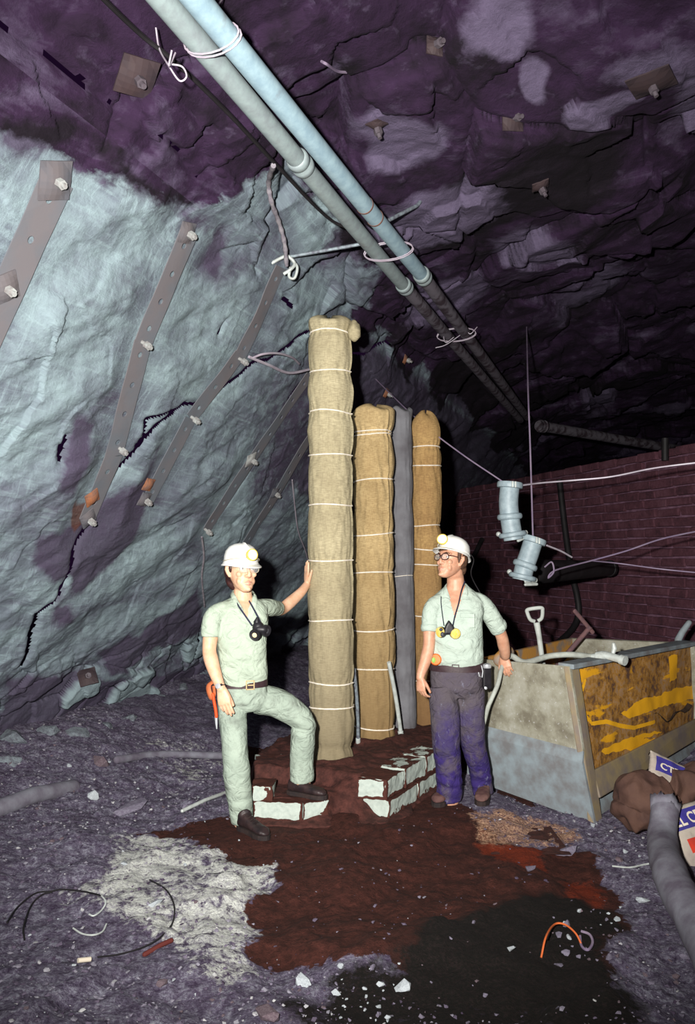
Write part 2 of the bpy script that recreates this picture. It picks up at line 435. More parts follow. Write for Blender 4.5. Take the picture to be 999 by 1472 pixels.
M['plate'] = simple('plate_steel', (0.095, 0.098, 0.115), (0.115, 0.10, 0.105), 6, 0.7, 0.0)
M['rustplate'] = simple('rusty_plate', (0.30, 0.11, 0.045), (0.16, 0.09, 0.07), 14, 0.8)
M['bolt'] = simple('bolt_steel', (0.36, 0.38, 0.37), (0.20, 0.18, 0.18), 25, 0.6, 0.0)
M['wire'] = simple('pale_wire', (0.50, 0.46, 0.52), (0.36, 0.30, 0.36), 8, 0.5, 0.2)
M['dimwire'] = simple('dull_wire', (0.20, 0.15, 0.24), (0.28, 0.22, 0.30), 8, 0.6, 0.2)
M['rope'] = simple('frayed_rope', (0.28, 0.26, 0.28), (0.16, 0.14, 0.17), 30, 0.95, bump=0.4, bscale=90)
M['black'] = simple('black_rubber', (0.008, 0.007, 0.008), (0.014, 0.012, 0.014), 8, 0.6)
M['rod'] = simple('weathered_rod', (0.28, 0.34, 0.37), (0.12, 0.12, 0.15), 30, 0.6, 0.3)
M['rust'] = simple('rusted_steel', (0.16, 0.075, 0.05), (0.10, 0.055, 0.05), 25, 0.85)
M['purplerust'] = simple('old_rusted_bar', (0.17, 0.085, 0.085), (0.10, 0.06, 0.07), 20, 0.85)
def brick_mat():
    t = NT('bulkhead_stone', 0.95, 0, 0.15); co = t.coord()
    n = t.noise(co, 5, 6, 0.6); n2 = t.noise(co, 30, 6, 0.7)
    c = t.ramp(t.math('ADD', t.math('MULTIPLY', n, 0.6), t.math('MULTIPLY', n2, 0.4)), [(0.38, (0.05, 0.022, 0.030)), (0.5, (0.085, 0.033, 0.045)), (0.64, (0.115, 0.05, 0.068))])
    t.color(c); t.bump(n2, 0.5, 0.01); return t.m
M['brick'] = brick_mat()
M['mortar'] = simple('mortar', (0.19, 0.10, 0.15), (0.10, 0.045, 0.07), 9, 0.95, bump=0.4)
# bin
def bin_yellow():
    t = NT('scraped_yellow_paint', 0.55, 0, 0.4); co = t.coord()
    lo = t.mapping(co, (1, 1, 1), (0, 0, -math.radians(44)))
    n = t.noise(t.mapping(lo, (1.0, 1.0, 3.6)), 1.25, 3, 0.5, 0.5); n2 = t.noise(co, 16, 8, 0.75); n3 = t.noise(co, 4, 6, 0.65); n4 = t.noise(t.mapping(lo, (0.6, 1, 7)), 3.0, 5, 0.6)
    c = t.mix(t.ramp(t.math('ADD', t.math('MULTIPLY', n2, 0.6), t.math('MULTIPLY', n3, 0.4)), [(0.40, 0.0), (0.54, 1.0)]), (0.10, 0.055, 0.04), (0.42, 0.20, 0.022))
    c = t.mix(t.ramp(t.math('ADD', n2, t.math('MULTIPLY', n3, 0.6)), [(0.80, 0.0), (0.92, 0.5)]), c, (0.24, 0.20, 0.19))
    c = t.mix(t.ramp(t.math('ADD', n, t.math('ADD', t.math('MULTIPLY', t.math('SUBTRACT', n2, 0.5), 0.18), t.math('MULTIPLY', t.math('SUBTRACT', n4, 0.5), 0.22))), [(0.60, 0.0), (0.635, 1.0)]), c, (0.74, 0.36, 0.015))
    pa = t.n('ShaderNodeAttribute', attribute_name='paint'); wpt = t.math('ADD', pa.outputs['Fac'], t.math('ADD', t.math('MULTIPLY', t.math('SUBTRACT', n4, 0.5), 0.9), t.math('MULTIPLY', t.math('SUBTRACT', n2, 0.5), 0.5)))
    c = t.mix(t.ramp(wpt, [(0.48, 0.0), (0.54, 1.0)]), c, (0.86, 0.43, 0.015))
    c = t.mix(t.ramp(t.noise(co, 5.5, 6, 0.7), [(0.66, 0.0), (0.70, 0.8)]), c, (0.30, 0.30, 0.33))
    t.color(c); t.bump(t.math('ADD', n2, t.math('MULTIPLY', n4, 0.5)), 0.4, 0.006); return t.m
M['bin_yellow'] = bin_yellow()
def bin_pale():
    t = NT('cement_stained_steel', 0.8, 0, 0.3); co = t.coord()
    n = t.noise(co, 6, 8, 0.65); n2 = t.noise(t.mapping(co, (6, 6, 0.8)), 1.0, 5, 0.6); n3 = t.noise(co, 45, 4, 0.6)
    c = t.ramp(n, [(0.35, (0.15, 0.135, 0.10)), (0.5, (0.25, 0.24, 0.185)), (0.65, (0.33, 0.325, 0.275))])
    c = t.mix(t.ramp(n2, [(0.58, 0.0), (0.72, 0.55)]), c, (0.12, 0.075, 0.05))
    c = t.mix(t.ramp(n3, [(0.62, 0.0), (0.7, 0.6)]), c, (0.5, 0.5, 0.5))
    t.color(c); t.bump(n, 0.2, 0.004); return t.m
M['bin_pale'] = bin_pale()
M['bin_grey'] = simple('bare_grey_steel', (0.22, 0.265, 0.29), (0.15, 0.15, 0.155), 9, 0.7, 0.0, bump=0.3, bscale=40)
M['bin_in'] = simple('rusty_orange_inside', (0.45, 0.22, 0.045), (0.24, 0.19, 0.15), 7, 0.8, bump=0.3, lo=0.45, hi=0.6)
M['bin_dirt'] = simple('dark_spoil', (0.02, 0.012, 0.008), (0.05, 0.03, 0.02), 14, 0.95, bump=0.5)
M['hose'] = simple('grey_hose', (0.40, 0.43, 0.39), (0.27, 0.28, 0.25), 14, 0.7)
M['zinc'] = simple('pale_metal', (0.55, 0.60, 0.58), (0.38, 0.40, 0.38), 18, 0.5, 0.2)
M['shovelgrey'] = simple('grey_shovel_handle', (0.50, 0.53, 0.50), (0.33, 0.35, 0.33), 9, 0.6)
M['sack'] = simple('brown_paper_sack', (0.095, 0.048, 0.034), (0.055, 0.027, 0.022), 5, 0.85, bump=0.5, bscale=14, bd=0.02)
M['white_sack'] = simple('white_paper_sack', (0.42, 0.37, 0.31), (0.27, 0.22, 0.20), 6, 0.8, bump=0.5, bscale=12, bd=0.02)
M['blueprint'] = simple('blue_print', (0.045, 0.035, 0.26), (0.03, 0.025, 0.16), 12, 0.8)
M['redprint'] = simple('red_print', (0.55, 0.035, 0.015), (0.35, 0.03, 0.02), 12, 0.8)
M['letter'] = simple('cream_print', (0.62, 0.55, 0.44), None)
M['dustypipe'] = simple('dusty_grey_pipe', (0.19, 0.19, 0.225), (0.105, 0.09, 0.12), 9, 0.9, bump=0.4, bscale=60)
# people
def skin_mat(name, a, b):
    t = NT(name, 0.5, 0, 0.4); co = t.coord(); n = t.noise(co, 22, 5, 0.6)
    t.color(t.mix(t.ramp(n, [(0.35, 0.0), (0.7, 1.0)]), a, b))
    t.b.inputs['Subsurface Weight'].default_value = 0.12; t.b.inputs['Subsurface Radius'].default_value = (0.02, 0.008, 0.004)
    t.b.inputs['Subsurface Scale'].default_value = 0.5
    return t.m
M['skinA'] = skin_mat('fair_skin', (0.64, 0.40, 0.27), (0.56, 0.30, 0.18))
M['skinB'] = skin_mat('tanned_skin', (0.56, 0.31, 0.205), (0.44, 0.21, 0.13))
def cloth(name, a, b, dirt=None, dlo=0.55, dhi=0.75, dop=0.6, folds=0.5, white=None, dscale=7, vert=None):
    t = NT(name, 0.9, 0, 0.15); co = t.coord()
    n = t.noise(co, 5, 6, 0.6); f = t.noise(t.mapping(co, (1, 1, 1.3)), 11, 4, 0.5, 1.2); w = t.noise(co, 260, 2, 0.5)
    c = t.mix(t.ramp(n, [(0.35, 0.0), (0.68, 1.0)]), a, b)
    if dirt: c = t.mix(t.ramp(t.noise(co, dscale, 7, 0.65), [(dlo, 0.0), (dhi, dop)]), c, dirt)
    if vert:
        s = t.n('ShaderNodeSeparateXYZ'); t.l(co, s.inputs[0])
        h = t.math('ADD', s.outputs[2], t.math('MULTIPLY', t.math('SUBTRACT', n, 0.5), 0.9))
        c = t.mix(t.ramp(h, [(vert[1], 0.0), (vert[2], vert[3])]), c, vert[0])
    if white: c = t.mix(t.ramp(t.noise(t.mapping(co, (1, 1, 0.6)), 24, 5, 0.7), [(0.60, 0.0), (0.72, 0.65)]), c, white)
    t.color(c); t.bump(t.math('ADD', f, t.math('MULTIPLY', w, 0.03)), folds, 0.025); return t.m
M['shirtA'] = cloth('sage_cotton', (0.38, 0.445, 0.36), (0.32, 0.38, 0.305), folds=1.0)
M['shirtB'] = cloth('pale_green_cotton', (0.43, 0.505, 0.44), (0.36, 0.43, 0.375), folds=0.9)
M['trouserA'] = cloth('grey_green_drill', (0.31, 0.37, 0.31), (0.23, 0.28, 0.235), (0.12, 0.13, 0.115), 0.52, 0.72, 0.75, folds=1.0)
M['jeansB'] = cloth('dusty_blue_denim', (0.032, 0.018, 0.115), (0.026, 0.018, 0.08), (0.075, 0.06, 0.08), 0.46, 0.6, 0.85, white=(0.20, 0.21, 0.28), vert=((0.085, 0.072, 0.08), 0.35, 0.75, 0.85), folds=1.0)
M['leather'] = simple('dark_leather', (0.028, 0.014, 0.018), (0.045, 0.026, 0.03), 20, 0.5, bump=0.2)
M['boot'] = simple('black_boot', (0.012, 0.008, 0.010), (0.035, 0.02, 0.02), 14, 0.5, bump=0.3)
M['bootB'] = simple('muddy_brown_boot', (0.07, 0.03, 0.03), (0.13, 0.07, 0.06), 16, 0.8, bump=0.4)
M['sole'] = simple('boot_sole', (0.012, 0.009, 0.010), (0.03, 0.018, 0.016), 20, 0.8)
M['hat'] = simple('white_hard_hat', (0.80, 0.80, 0.77), (0.72, 0.72, 0.68), 10, 0.35, spec=0.5)
M['hatblue'] = simple('blue_band', (0.10, 0.25, 0.33), None, rough=0.6)
M['lampring'] = simple('yellow_lamp_rim', (0.72, 0.50, 0.07), None, rough=0.4)
M['lamplens'] = simple('lamp_lens', (0.85, 0.82, 0.66), None, rough=0.15, spec=0.6)
M['hairA'] = simple('dark_brown_hair', (0.040, 0.010, 0.009), (0.02, 0.008, 0.008), 60, 0.6, bump=0.6, bscale=120)
M['hairB'] = simple('brown_hair', (0.085, 0.045, 0.025), (0.045, 0.02, 0.014), 60, 0.6, bump=0.6, bscale=120)
M['eye'] = simple('eye_white', (0.75, 0.72, 0.68), None, rough=0.25)
M['iris'] = simple('dark_iris', (0.03, 0.02, 0.015), None, rough=0.3)
M['lips'] = simple('lips', (0.55, 0.22, 0.17), None, rough=0.5)
M['frameB'] = simple('dark_spectacle_frame', (0.035, 0.010, 0.010), None, rough=0.3)
M['frameA'] = simple('clear_plastic_frame', (0.45, 0.40, 0.30), None, rough=0.3)
def glass_mat():
    t = NT('spectacle_glass', 0.05, 0, 0.5); tr = t.n('ShaderNodeBsdfTransparent'); mx = t.n('ShaderNodeMixShader'); mx.inputs[0].default_value = 0.10
    t.color((0.9, 0.9, 0.9)); t.l(tr.outputs[0], mx.inputs[1]); t.l(t.b.outputs[0], mx.inputs[2]); t.l(mx.outputs[0], t.t.nodes['Material Output'].inputs['Surface']); return t.m
M['glass'] = glass_mat()
M['mask'] = simple('black_respirator', (0.010, 0.009, 0.012), (0.018, 0.016, 0.02), 20, 0.45)
M['maskgrey'] = simple('dark_grey_filter', (0.05, 0.05, 0.06), None, rough=0.5)
M['filtercream'] = simple('cream_filter_face', (0.72, 0.60, 0.36), (0.6, 0.45, 0.2), 90, 0.7)
M['filteryellow'] = simple('yellow_filter_face', (0.70, 0.48, 0.06), (0.6, 0.5, 0.2), 60, 0.7)
M['strapblue'] = simple('navy_strap', (0.025, 0.025, 0.055), None, rough=0.7)
M['orange'] = simple('orange_plastic', (0.78, 0.17, 0.02), (0.65, 0.13, 0.02), 20, 0.5)
M['green'] = simple('green_plastic', (0.22, 0.42, 0.08), None, rough=0.5)
M['redtool'] = simple('red_plastic', (0.72, 0.07, 0.012), (0.6, 0.06, 0.012), 20, 0.5)
M['tan'] = simple('tan_leather', (0.50, 0.14, 0.05), (0.35, 0.09, 0.035), 25, 0.7)
M['brass'] = simple('brass_buckle', (0.55, 0.42, 0.22), None, rough=0.4, metal=0.5)
M['chrome'] = simple('steel_clip', (0.55, 0.57, 0.60), None, rough=0.3, metal=0.5)
M['loose'] = simple('loose_grey_rock', (0.20, 0.185, 0.235), (0.11, 0.09, 0.135), 8, 0.9, bump=0.5, bscale=35)
M['palerock'] = simple('pale_loose_rock', (0.42, 0.46, 0.48), (0.28, 0.30, 0.33), 8, 0.85, bump=0.4, bscale=35)
M['brownrock'] = simple('brown_grey_rock', (0.15, 0.115, 0.13), (0.09, 0.06, 0.075), 8, 0.9, bump=0.5, bscale=35)
M['redstick'] = simple('red_stick', (0.085, 0.015, 0.012), None)
M['orangewire'] = simple('orange_wire', (0.50, 0.11, 0.03), None, rough=0.5)
M['pipe_far'] = simple('dull_spotted_pipe', (0.15, 0.135, 0.16), (0.05, 0.035, 0.045), 9, 0.7, 0.2, lo=0.45, hi=0.6)
M['bin_pale_y'] = simple('rusty_yellow_grey', (0.27, 0.21, 0.11), (0.17, 0.14, 0.13), 6, 0.7, bump=0.2)
M['plate_dark'] = simple('dark_plate_steel', (0.030, 0.022, 0.028), (0.045, 0.028, 0.03), 6, 0.7)
M['bolt_dark'] = simple('dark_bolt_steel', (0.10, 0.085, 0.10), (0.06, 0.045, 0.055), 25, 0.6)
M['greyrock'] = simple('grey_ledge_rock', (0.20, 0.235, 0.26), (0.11, 0.115, 0.14), 5, 0.9, bump=0.6, bscale=14, bd=0.03)

# ------------------------------------------------------------------ rock wall and roof (one swept section, split in two)
PROF = [(N0 - 0.36, -0.6), (-2.51, 3.95), (-2.05, 4.27), (-1.5, 4.42), (-0.6, 4.6), (0.6, 4.75), (2.0, 4.8), (4.0, 4.6), (5.0, 3.5), (5.3, -0.6)]
def _prof():
    pts = [np.array(p) for p in PROF]
    for _ in range(2):
        o = [pts[0]]
        for a, b in zip(pts[:-1], pts[1:]):
            L = np.linalg.norm(b - a); c = min(0.25, 0.22 / L)
            o += [a + (b - a) * c, b - (b - a) * c]
        pts = o + [pts[-1]]
    pts = np.array(pts); d = np.r_[0, np.cumsum(np.linalg.norm(np.diff(pts, axis=0), axis=1))]
    return pts, d - 0.6 * KU
PP, PQ = _prof()
def prof(q):
    n = np.interp(q, PQ, PP[:, 0]); z = np.interp(q, PQ, PP[:, 1]); e = 0.06
    dn = np.interp(q + e, PQ, PP[:, 0]) - np.interp(q - e, PQ, PP[:, 0]); dz = np.interp(q + e, PQ, PP[:, 1]) - np.interp(q - e, PQ, PP[:, 1])
    L = np.hypot(dn, dz); return n, z, dz / L, -dn / L
def px_st(l): return [st_of(W(x, y)) for x, y in l]

CRACKS = [([(442, 477), (420, 492), (398, 504), (384, 518), (366, 522), (345, 545), (322, 560), (300, 577), (268, 583), (240, 597), (215, 612), (200, 630), (193, 650), (176, 668), (160, 690), (147, 716), (132, 740), (122, 764), (105, 786), (97, 808), (90, 835), (74, 862), (50, 880), (40, 910), (34, 935), (24, 955)], 0.016),
          ([(268, 580), (250, 590), (225, 594), (210, 598), (203, 620)], 0.010),
          ([(446, 540), (430, 556), (417, 572), (413, 590), (400, 604), (388, 622), (372, 645), (364, 668), (350, 690), (334, 714), (316, 738)], 0.015),
          ([(346, 756), (342, 776), (336, 792)], 0.011), ([(294, 890), (285, 925), (272, 965)], 0.009),
          ([(92, 620), (86, 640), (78, 660)], 0.012), ([(150, 80), (178, 150), (205, 178), (245, 203), (262, 188), (275, 150)], 0.009),
          ([(205, 168), (240, 205), (272, 248), (285, 232), (300, 215)], 0.008), ([(0, 30), (60, 78), (110, 118), (160, 155)], 0.010),
          ([(408, 428), (414, 440)], 0.018), ([(328, 460), (318, 480)], 0.012), ([(500, 512), (530, 506), (570, 490)], 0.012)]
CR_ST = [(px_st(p), w) for p, w in CRACKS]
STRAPS = [([(84, 258), (-45, 540)], 0.145), ([(271, 332), (207, 492)], 0.125), ([(207, 488), (163, 655), (127, 745)], 0.125),
          ([(404, 384), (345, 517)], 0.12), ([(345, 512), (275, 602), (212, 722)], 0.12), ([(446, 540), (362, 660), (298, 762)], 0.115), ([(452, 618), (393, 715), (350, 785)], 0.115)]
ST_ST = [px_st(p) for p, w in STRAPS]
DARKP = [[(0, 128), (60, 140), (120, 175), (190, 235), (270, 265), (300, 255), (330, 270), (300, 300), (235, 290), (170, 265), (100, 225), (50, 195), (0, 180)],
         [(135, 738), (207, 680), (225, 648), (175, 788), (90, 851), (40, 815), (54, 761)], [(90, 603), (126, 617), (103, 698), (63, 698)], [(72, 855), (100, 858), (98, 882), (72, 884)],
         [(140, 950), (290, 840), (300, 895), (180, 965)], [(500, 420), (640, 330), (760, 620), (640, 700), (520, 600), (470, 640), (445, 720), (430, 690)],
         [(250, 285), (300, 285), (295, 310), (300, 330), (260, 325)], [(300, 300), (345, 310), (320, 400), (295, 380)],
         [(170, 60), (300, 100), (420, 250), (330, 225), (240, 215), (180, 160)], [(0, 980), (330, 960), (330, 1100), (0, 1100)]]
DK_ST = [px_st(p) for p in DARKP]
PALEP = [[(0, 190), (60, 215), (140, 260), (230, 300), (220, 420), (160, 560), (60, 640), (0, 700)], [(120, 880), (185, 870), (170, 920), (110, 975), (60, 990), (70, 930)], [(230, 400), (380, 380), (330, 520), (230, 570)], [(190, 790), (260, 740), (270, 840), (200, 860)]]
PL_ST = [px_st(p) for p in PALEP]
RUSTP = [[(140, 85), (165, 70), (162, 150), (145, 150)], [(118, 700), (150, 705), (135, 740), (112, 760)]]
RU_ST = [px_st(p) for p in RUSTP]

def rock(s, q):
    """displacement along the inward normal, and colour masks"""
    wr = sstep(4.25, 4.75, q); wall = 1 - wr
    P = p3(s, q)
    c, sn = math.cos(0.62), math.sin(0.62)
    fo = p3((s * c + q * sn) * 0.5, (-s * sn + q * c) * 2.2)
    h1, e1 = facets(s * 0.55 + 0.12 * q, q * 0.8, 3); h2, e2 = facets(s * 2.2 + q * 0.4, q * 3.0, 9)
    dw = 0.05 * fbm(P * 0.9, 4, 1) + 0.03 * fbm(fo * 1.6, 5, 4) + 0.018 * h1 + 0.010 * h2 + 0.008 * fbm(P * 9, 3, 7)
    rub = sstep(1.2, 0.8, q)                # broken bedded ledges at the foot of the wall
    h4, e4 = facets((s * BC + q * BS) * 2.1, (-s * BS + q * BC) * 4.6, 31, 0.5)
    dw = dw + rub * (0.055 * h4 + 0.02 * h2 - 0.03 * np.exp(-(e4 / 0.05) ** 2))
    r1, g1 = facets(s * 0.62 + 0.25 * q, q * 0.85 - 0.1 * s, 13, 0.9); r2, g2 = facets(s * 1.7 - 0.5 * q, q * 2.1 + 0.3 * s, 19, 0.9); r3, g3 = facets(s * 5.0, q * 5.5, 23, 0.9)
    dr = 0.14 * fbm(P * 0.6, 3, 2) + 0.12 * r1 + 0.055 * r2 + 0.018 * r3 * sstep(-0.2, 0.6, fbm(P * 0.8, 2, 40)) + 0.012 * fbm(P * 7, 4, 8)
    dr = dr - 0.05 * np.exp(-(g1 / 0.03) ** 2)
    near = np.full(s.shape, 9.0)
    for l in ST_ST: near = np.minimum(near, seg_dist(s, q, l))
    damp = 0.12 + 0.88 * sstep(0.10, 0.35, near)
    d = wall * dw * damp + wr * dr
    d = d * sstep(0.0, 0.0001, np.ones_like(s))
    wob = 0.035 * fbm(P * 3, 3, 60)
    fis = np.full(s.shape, 9.0)
    for (l, w) in CR_ST:
        k = seg_dist(s + 0.02 * vnoise(P * 9, 71), q + 0.02 * vnoise(P * 9, 72), l)
        d = d - 0.03 * np.exp(-(k / (w * 2.0)) ** 2); fis = np.minimum(fis, k / w)
    wx, wy = s + 0.10 * fbm(P * 2.5, 3, 50), q + 0.10 * fbm(P * 2.5, 3, 51)
    def poly_mask(polys, soft):
        m = np.zeros_like(s)
        for p in polys: m = np.maximum(m, sstep(-soft, soft, sdf_poly(wx, wy, p)))
        return m
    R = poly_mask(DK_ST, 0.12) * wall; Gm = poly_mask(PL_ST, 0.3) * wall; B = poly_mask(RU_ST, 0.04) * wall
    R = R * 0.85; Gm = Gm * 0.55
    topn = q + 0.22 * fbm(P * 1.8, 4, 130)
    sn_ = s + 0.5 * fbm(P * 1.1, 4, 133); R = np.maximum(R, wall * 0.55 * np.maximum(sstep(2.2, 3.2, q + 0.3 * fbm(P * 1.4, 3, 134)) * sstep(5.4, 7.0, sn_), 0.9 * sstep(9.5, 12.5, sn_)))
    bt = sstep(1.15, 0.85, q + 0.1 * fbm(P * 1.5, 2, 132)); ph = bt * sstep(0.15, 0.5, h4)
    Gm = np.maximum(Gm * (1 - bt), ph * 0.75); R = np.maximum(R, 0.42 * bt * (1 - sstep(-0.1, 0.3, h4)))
    pr = sstep(0.35, 0.8, fbm(P * 0.75, 3, 80)) * wr * 0.75
    Gm = np.maximum(Gm, pr)
    for (cs, cq, rad) in ROOF_PALE:
        Gm = np.maximum(Gm, wr * sstep(rad, rad * 0.4, np.hypot(wx - cs, wy - cq)))
    R = np.maximum(R, wr * sstep(0.1, 0.6, fbm(P * 0.5, 2, 90)) * 0.8)
    qb = np.interp(s, [0, 2.7, 4.1, 4.7, 6.3, 7.0, 20], [4.1, 4.22, 4.56, 5.05, 5.0, 4.6, 4.3])
    al = sstep(-0.14, 0.14, q + 0.16 * fbm(P * 1.8, 4, 130) - qb)
    return d, np.stack([R, Gm, B, al], axis=1), fis
def sweep(name, s, q, mat):
    S, Qq = np.meshgrid(s, q, indexing='ij'); sh = S.shape; S = S.ravel(); Qq = Qq.ravel()
    n, z, nn, nz = prof(Qq); d, mask, fis = rock(S, Qq)
    n = n + nn * d; z = z + nz * d
    Pw = np.stack([DD.x * S + NH.x * n, DD.y * S + NH.y * n, z], axis=1)
    fg = fis.reshape(sh); keep = (fg[:-1, :-1] + fg[1:, :-1] + fg[1:, 1:] + fg[:-1, 1:]) / 4 > 1.0     # open fissures gape into the dark
    me = grid_mesh(name, Pw, sh[0], sh[1], {'st': ('FLOAT_VECTOR', np.stack([S, Qq, 0 * S], axis=1)), 'mask': ('FLOAT_COLOR', mask)}, keep)
    o = link(name, me, mat); return tag(o, kind='structure')
QB = 4.5
_a, _b = st_of(W(60, 1000)), st_of(W(300, 890)); _t = math.atan2(_b[1] - _a[1], _b[0] - _a[0]); BC, BS = math.cos(_t), math.sin(_t)
def roof_sq(px, py):        # roof place seen at an image point, on the undisplaced section
    r = ray(px, py); best = None
    for q in np.arange(4.3, 10.0, 0.04):
        n, z, _, _ = prof(np.array([q])); t = (z[0] - HCAM) / r.z
        if t > 0 and NH.dot(r) * t <= n[0]:
            return DD.dot(r) * t, q
    return 6.0, 6.0
ROOF_PALE = [(*roof_sq(725, 35), 0.30), (*roof_sq(760, 90), 0.2), (*roof_sq(755, 345), 0.55), (*roof_sq(800, 365), 0.4), (*roof_sq(620, 300), 0.7), (*roof_sq(565, 190), 0.4), (*roof_sq(850, 110), 0.25)]
s_w = np.concatenate([np.arange(-1.0, 1.2, 0.06), np.arange(1.2, 8.6, 0.012), np.arange(8.6, 12, 0.03), np.arange(12, 30, 0.12)])
q_w = np.concatenate([np.arange(-0.6, 0.0, 0.05), np.arange(0.0, QB, 0.012), [QB]])
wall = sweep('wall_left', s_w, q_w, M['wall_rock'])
s_r = np.concatenate([np.arange(-1.0, 1.2, 0.06), np.arange(1.2, 9, 0.022), np.arange(9, 16, 0.05), np.arange(16, 30, 0.14)])
q_r = np.concatenate([np.arange(QB, 9.2, 0.022), np.arange(9.2, 12.2, 0.06), np.arange(12.2, PQ[-1], 0.12)])
roof = sweep('ceiling', s_r, q_r, M['wall_rock'])

# ------------------------------------------------------------------ floor
STEP_Z, PAD_Z = 0.14, 0.25
GP = lambda l, z=0.0: [(G(x, y, z).x, G(x, y, z).y) for x, y in l]
MUDP = GP([(225, 1196), (330, 1168), (365, 1075), (480, 1065), (620, 1040), (650, 1150), (700, 1175), (760, 1195), (850, 1195), (905, 1240), (930, 1290), (880, 1390), (700, 1440), (560, 1395), (420, 1385), (392, 1320), (415, 1250), (330, 1250)])
CHALKP = GP([(215, 1200), (330, 1225), (415, 1245), (400, 1300), (400, 1390), (270, 1400), (225, 1330), (150, 1290), (160, 1215)])
CHALK2 = GP([(220, 1080), (320, 1070), (325, 1120), (230, 1130)])
SANDP = GP([(690, 1168), (770, 1150), (835, 1165), (800, 1192), (700, 1200)])
RUSTF = GP([(700, 1315), (800, 1305), (790, 1370), (730, 1375)])
RUSTF2 = GP([(690, 1190), (790, 1195), (790, 1222), (700, 1220)])
RUSTF3 = GP([(830, 1230), (890, 1235), (880, 1262), (820, 1255)])
BLKP = GP([(560, 1390), (640, 1340), (700, 1300), (830, 1250), (900, 1260), (940, 1300), (900, 1360), (890, 1472), (600, 1480), (420, 1472), (400, 1420), (480, 1400)])
def masks_floor(x, y):
    P = p3(x, y); wx = x + 0.13 * fbm(P * 2.2, 6, 100, 0.6) ; wy = y + 0.13 * fbm(P * 2.2, 6, 101, 0.6)
    g = lambda polys, a, b: np.max([sstep(a, b, sdf_poly(wx, wy, p)) for p in polys], axis=0)
    one = np.ones_like(x)
    return (np.stack([g([MUDP], -0.08, 0.08), np.maximum(g([CHALKP], -0.22, 0.14), 0.6 * g([CHALK2], -0.3, 0.2)), 0 * x, one], axis=1),
            np.stack([g([SANDP], -0.15, 0.1), 0.9 * g([RUSTF, RUSTF2, RUSTF3], -0.12, 0.1), g([BLKP], -0.12, 0.15), one], axis=1))
FEET = [(-0.62, 5.08, 0.35), (0.73, 5.66, 0.33), (0.98, 5.75, 0.3)]
def fz(x, y):
    x = np.asarray(x, dtype=np.float64); y = np.asarray(y, dtype=np.float64)
    P = p3(x, y); n = NH.x * x + NH.y * y
    z = 0.40 * sstep(-3.0, -5.0, n) - 0.10 * sstep(0.95, 1.5, x) * sstep(7.5, 6.0, y)
    r = 0.05 * fbm(P * 0.9, 3, 110) + 0.028 * fbm(P * 3.2, 3, 111) + 0.014 * fbm(P * 10, 4, 112, 0.65)
    h, e = facets(x * 5, y * 5, 120, 0.8); r = r + 0.012 * h * sstep(-0.1, 0.5, fbm(P * 1.1, 2, 121))
    r = r + 0.05 * sstep(0.2, 0.7, fbm(P * 1.6 + 3, 3, 122)) * sstep(4.4, 3.4, y)
    damp = np.ones_like(x)
    for (fx, fy, fr) in FEET: damp = damp * (1 - 0.9 * np.exp(-(((x - fx) ** 2 + (y - fy) ** 2) / fr ** 2) ** 2))
    return z + r * damp
def fz1(x, y): return float(fz(np.array([x]), np.array([y]))[0])
gx = np.concatenate([np.arange(-7, -3.4, 0.06), np.arange(-3.4, 3.4, 0.018), np.arange(3.4, 9, 0.1)])
gy = np.concatenate([np.arange(0.6, 2.4, 0.06), np.arange(2.4, 7.2, 0.018), np.arange(7.2, 11, 0.05), np.arange(11, 24, 0.3)])
XX, YY = np.meshgrid(gx, gy, indexing='ij'); shp = XX.shape; XX = XX.ravel(); YY = YY.ravel()
m1, m2 = masks_floor(XX, YY)
me = grid_mesh('floor', np.stack([XX, YY, fz(XX, YY)], axis=1), shp[0], shp[1], {'mask': ('FLOAT_COLOR', m1), 'mask2': ('FLOAT_COLOR', m2)})
floor = tag(link('floor', me, M['floor'], origin=(0, 0, 0)), kind='structure')

from mathutils.bvhtree import BVHTree
def bvh(o):
    co = coords(o.data) + np.array(o.location); n = len(o.data.polygons)
    vi = np.empty(len(o.data.loops), dtype=np.int32); o.data.loops.foreach_get('vertex_index', vi)
    return BVHTree.FromPolygons([tuple(c) for c in co.tolist()], vi.reshape(-1, 4).tolist())
BV = [bvh(wall), bvh(roof), bvh(floor)]
def hit(px, py, which=(0, 1, 2)):
    best = None; r = ray(px, py).normalized(); o = V((0, 0, HCAM))
    for k in which:
        h = BV[k].ray_cast(o, r)
        if h[0] is not None and (best is None or h[3] < best[2]): best = (h[0], h[1] if h[1].dot(r) < 0 else -h[1], h[3])
    return best if best else (Q(px, py, 8), -r, 8)

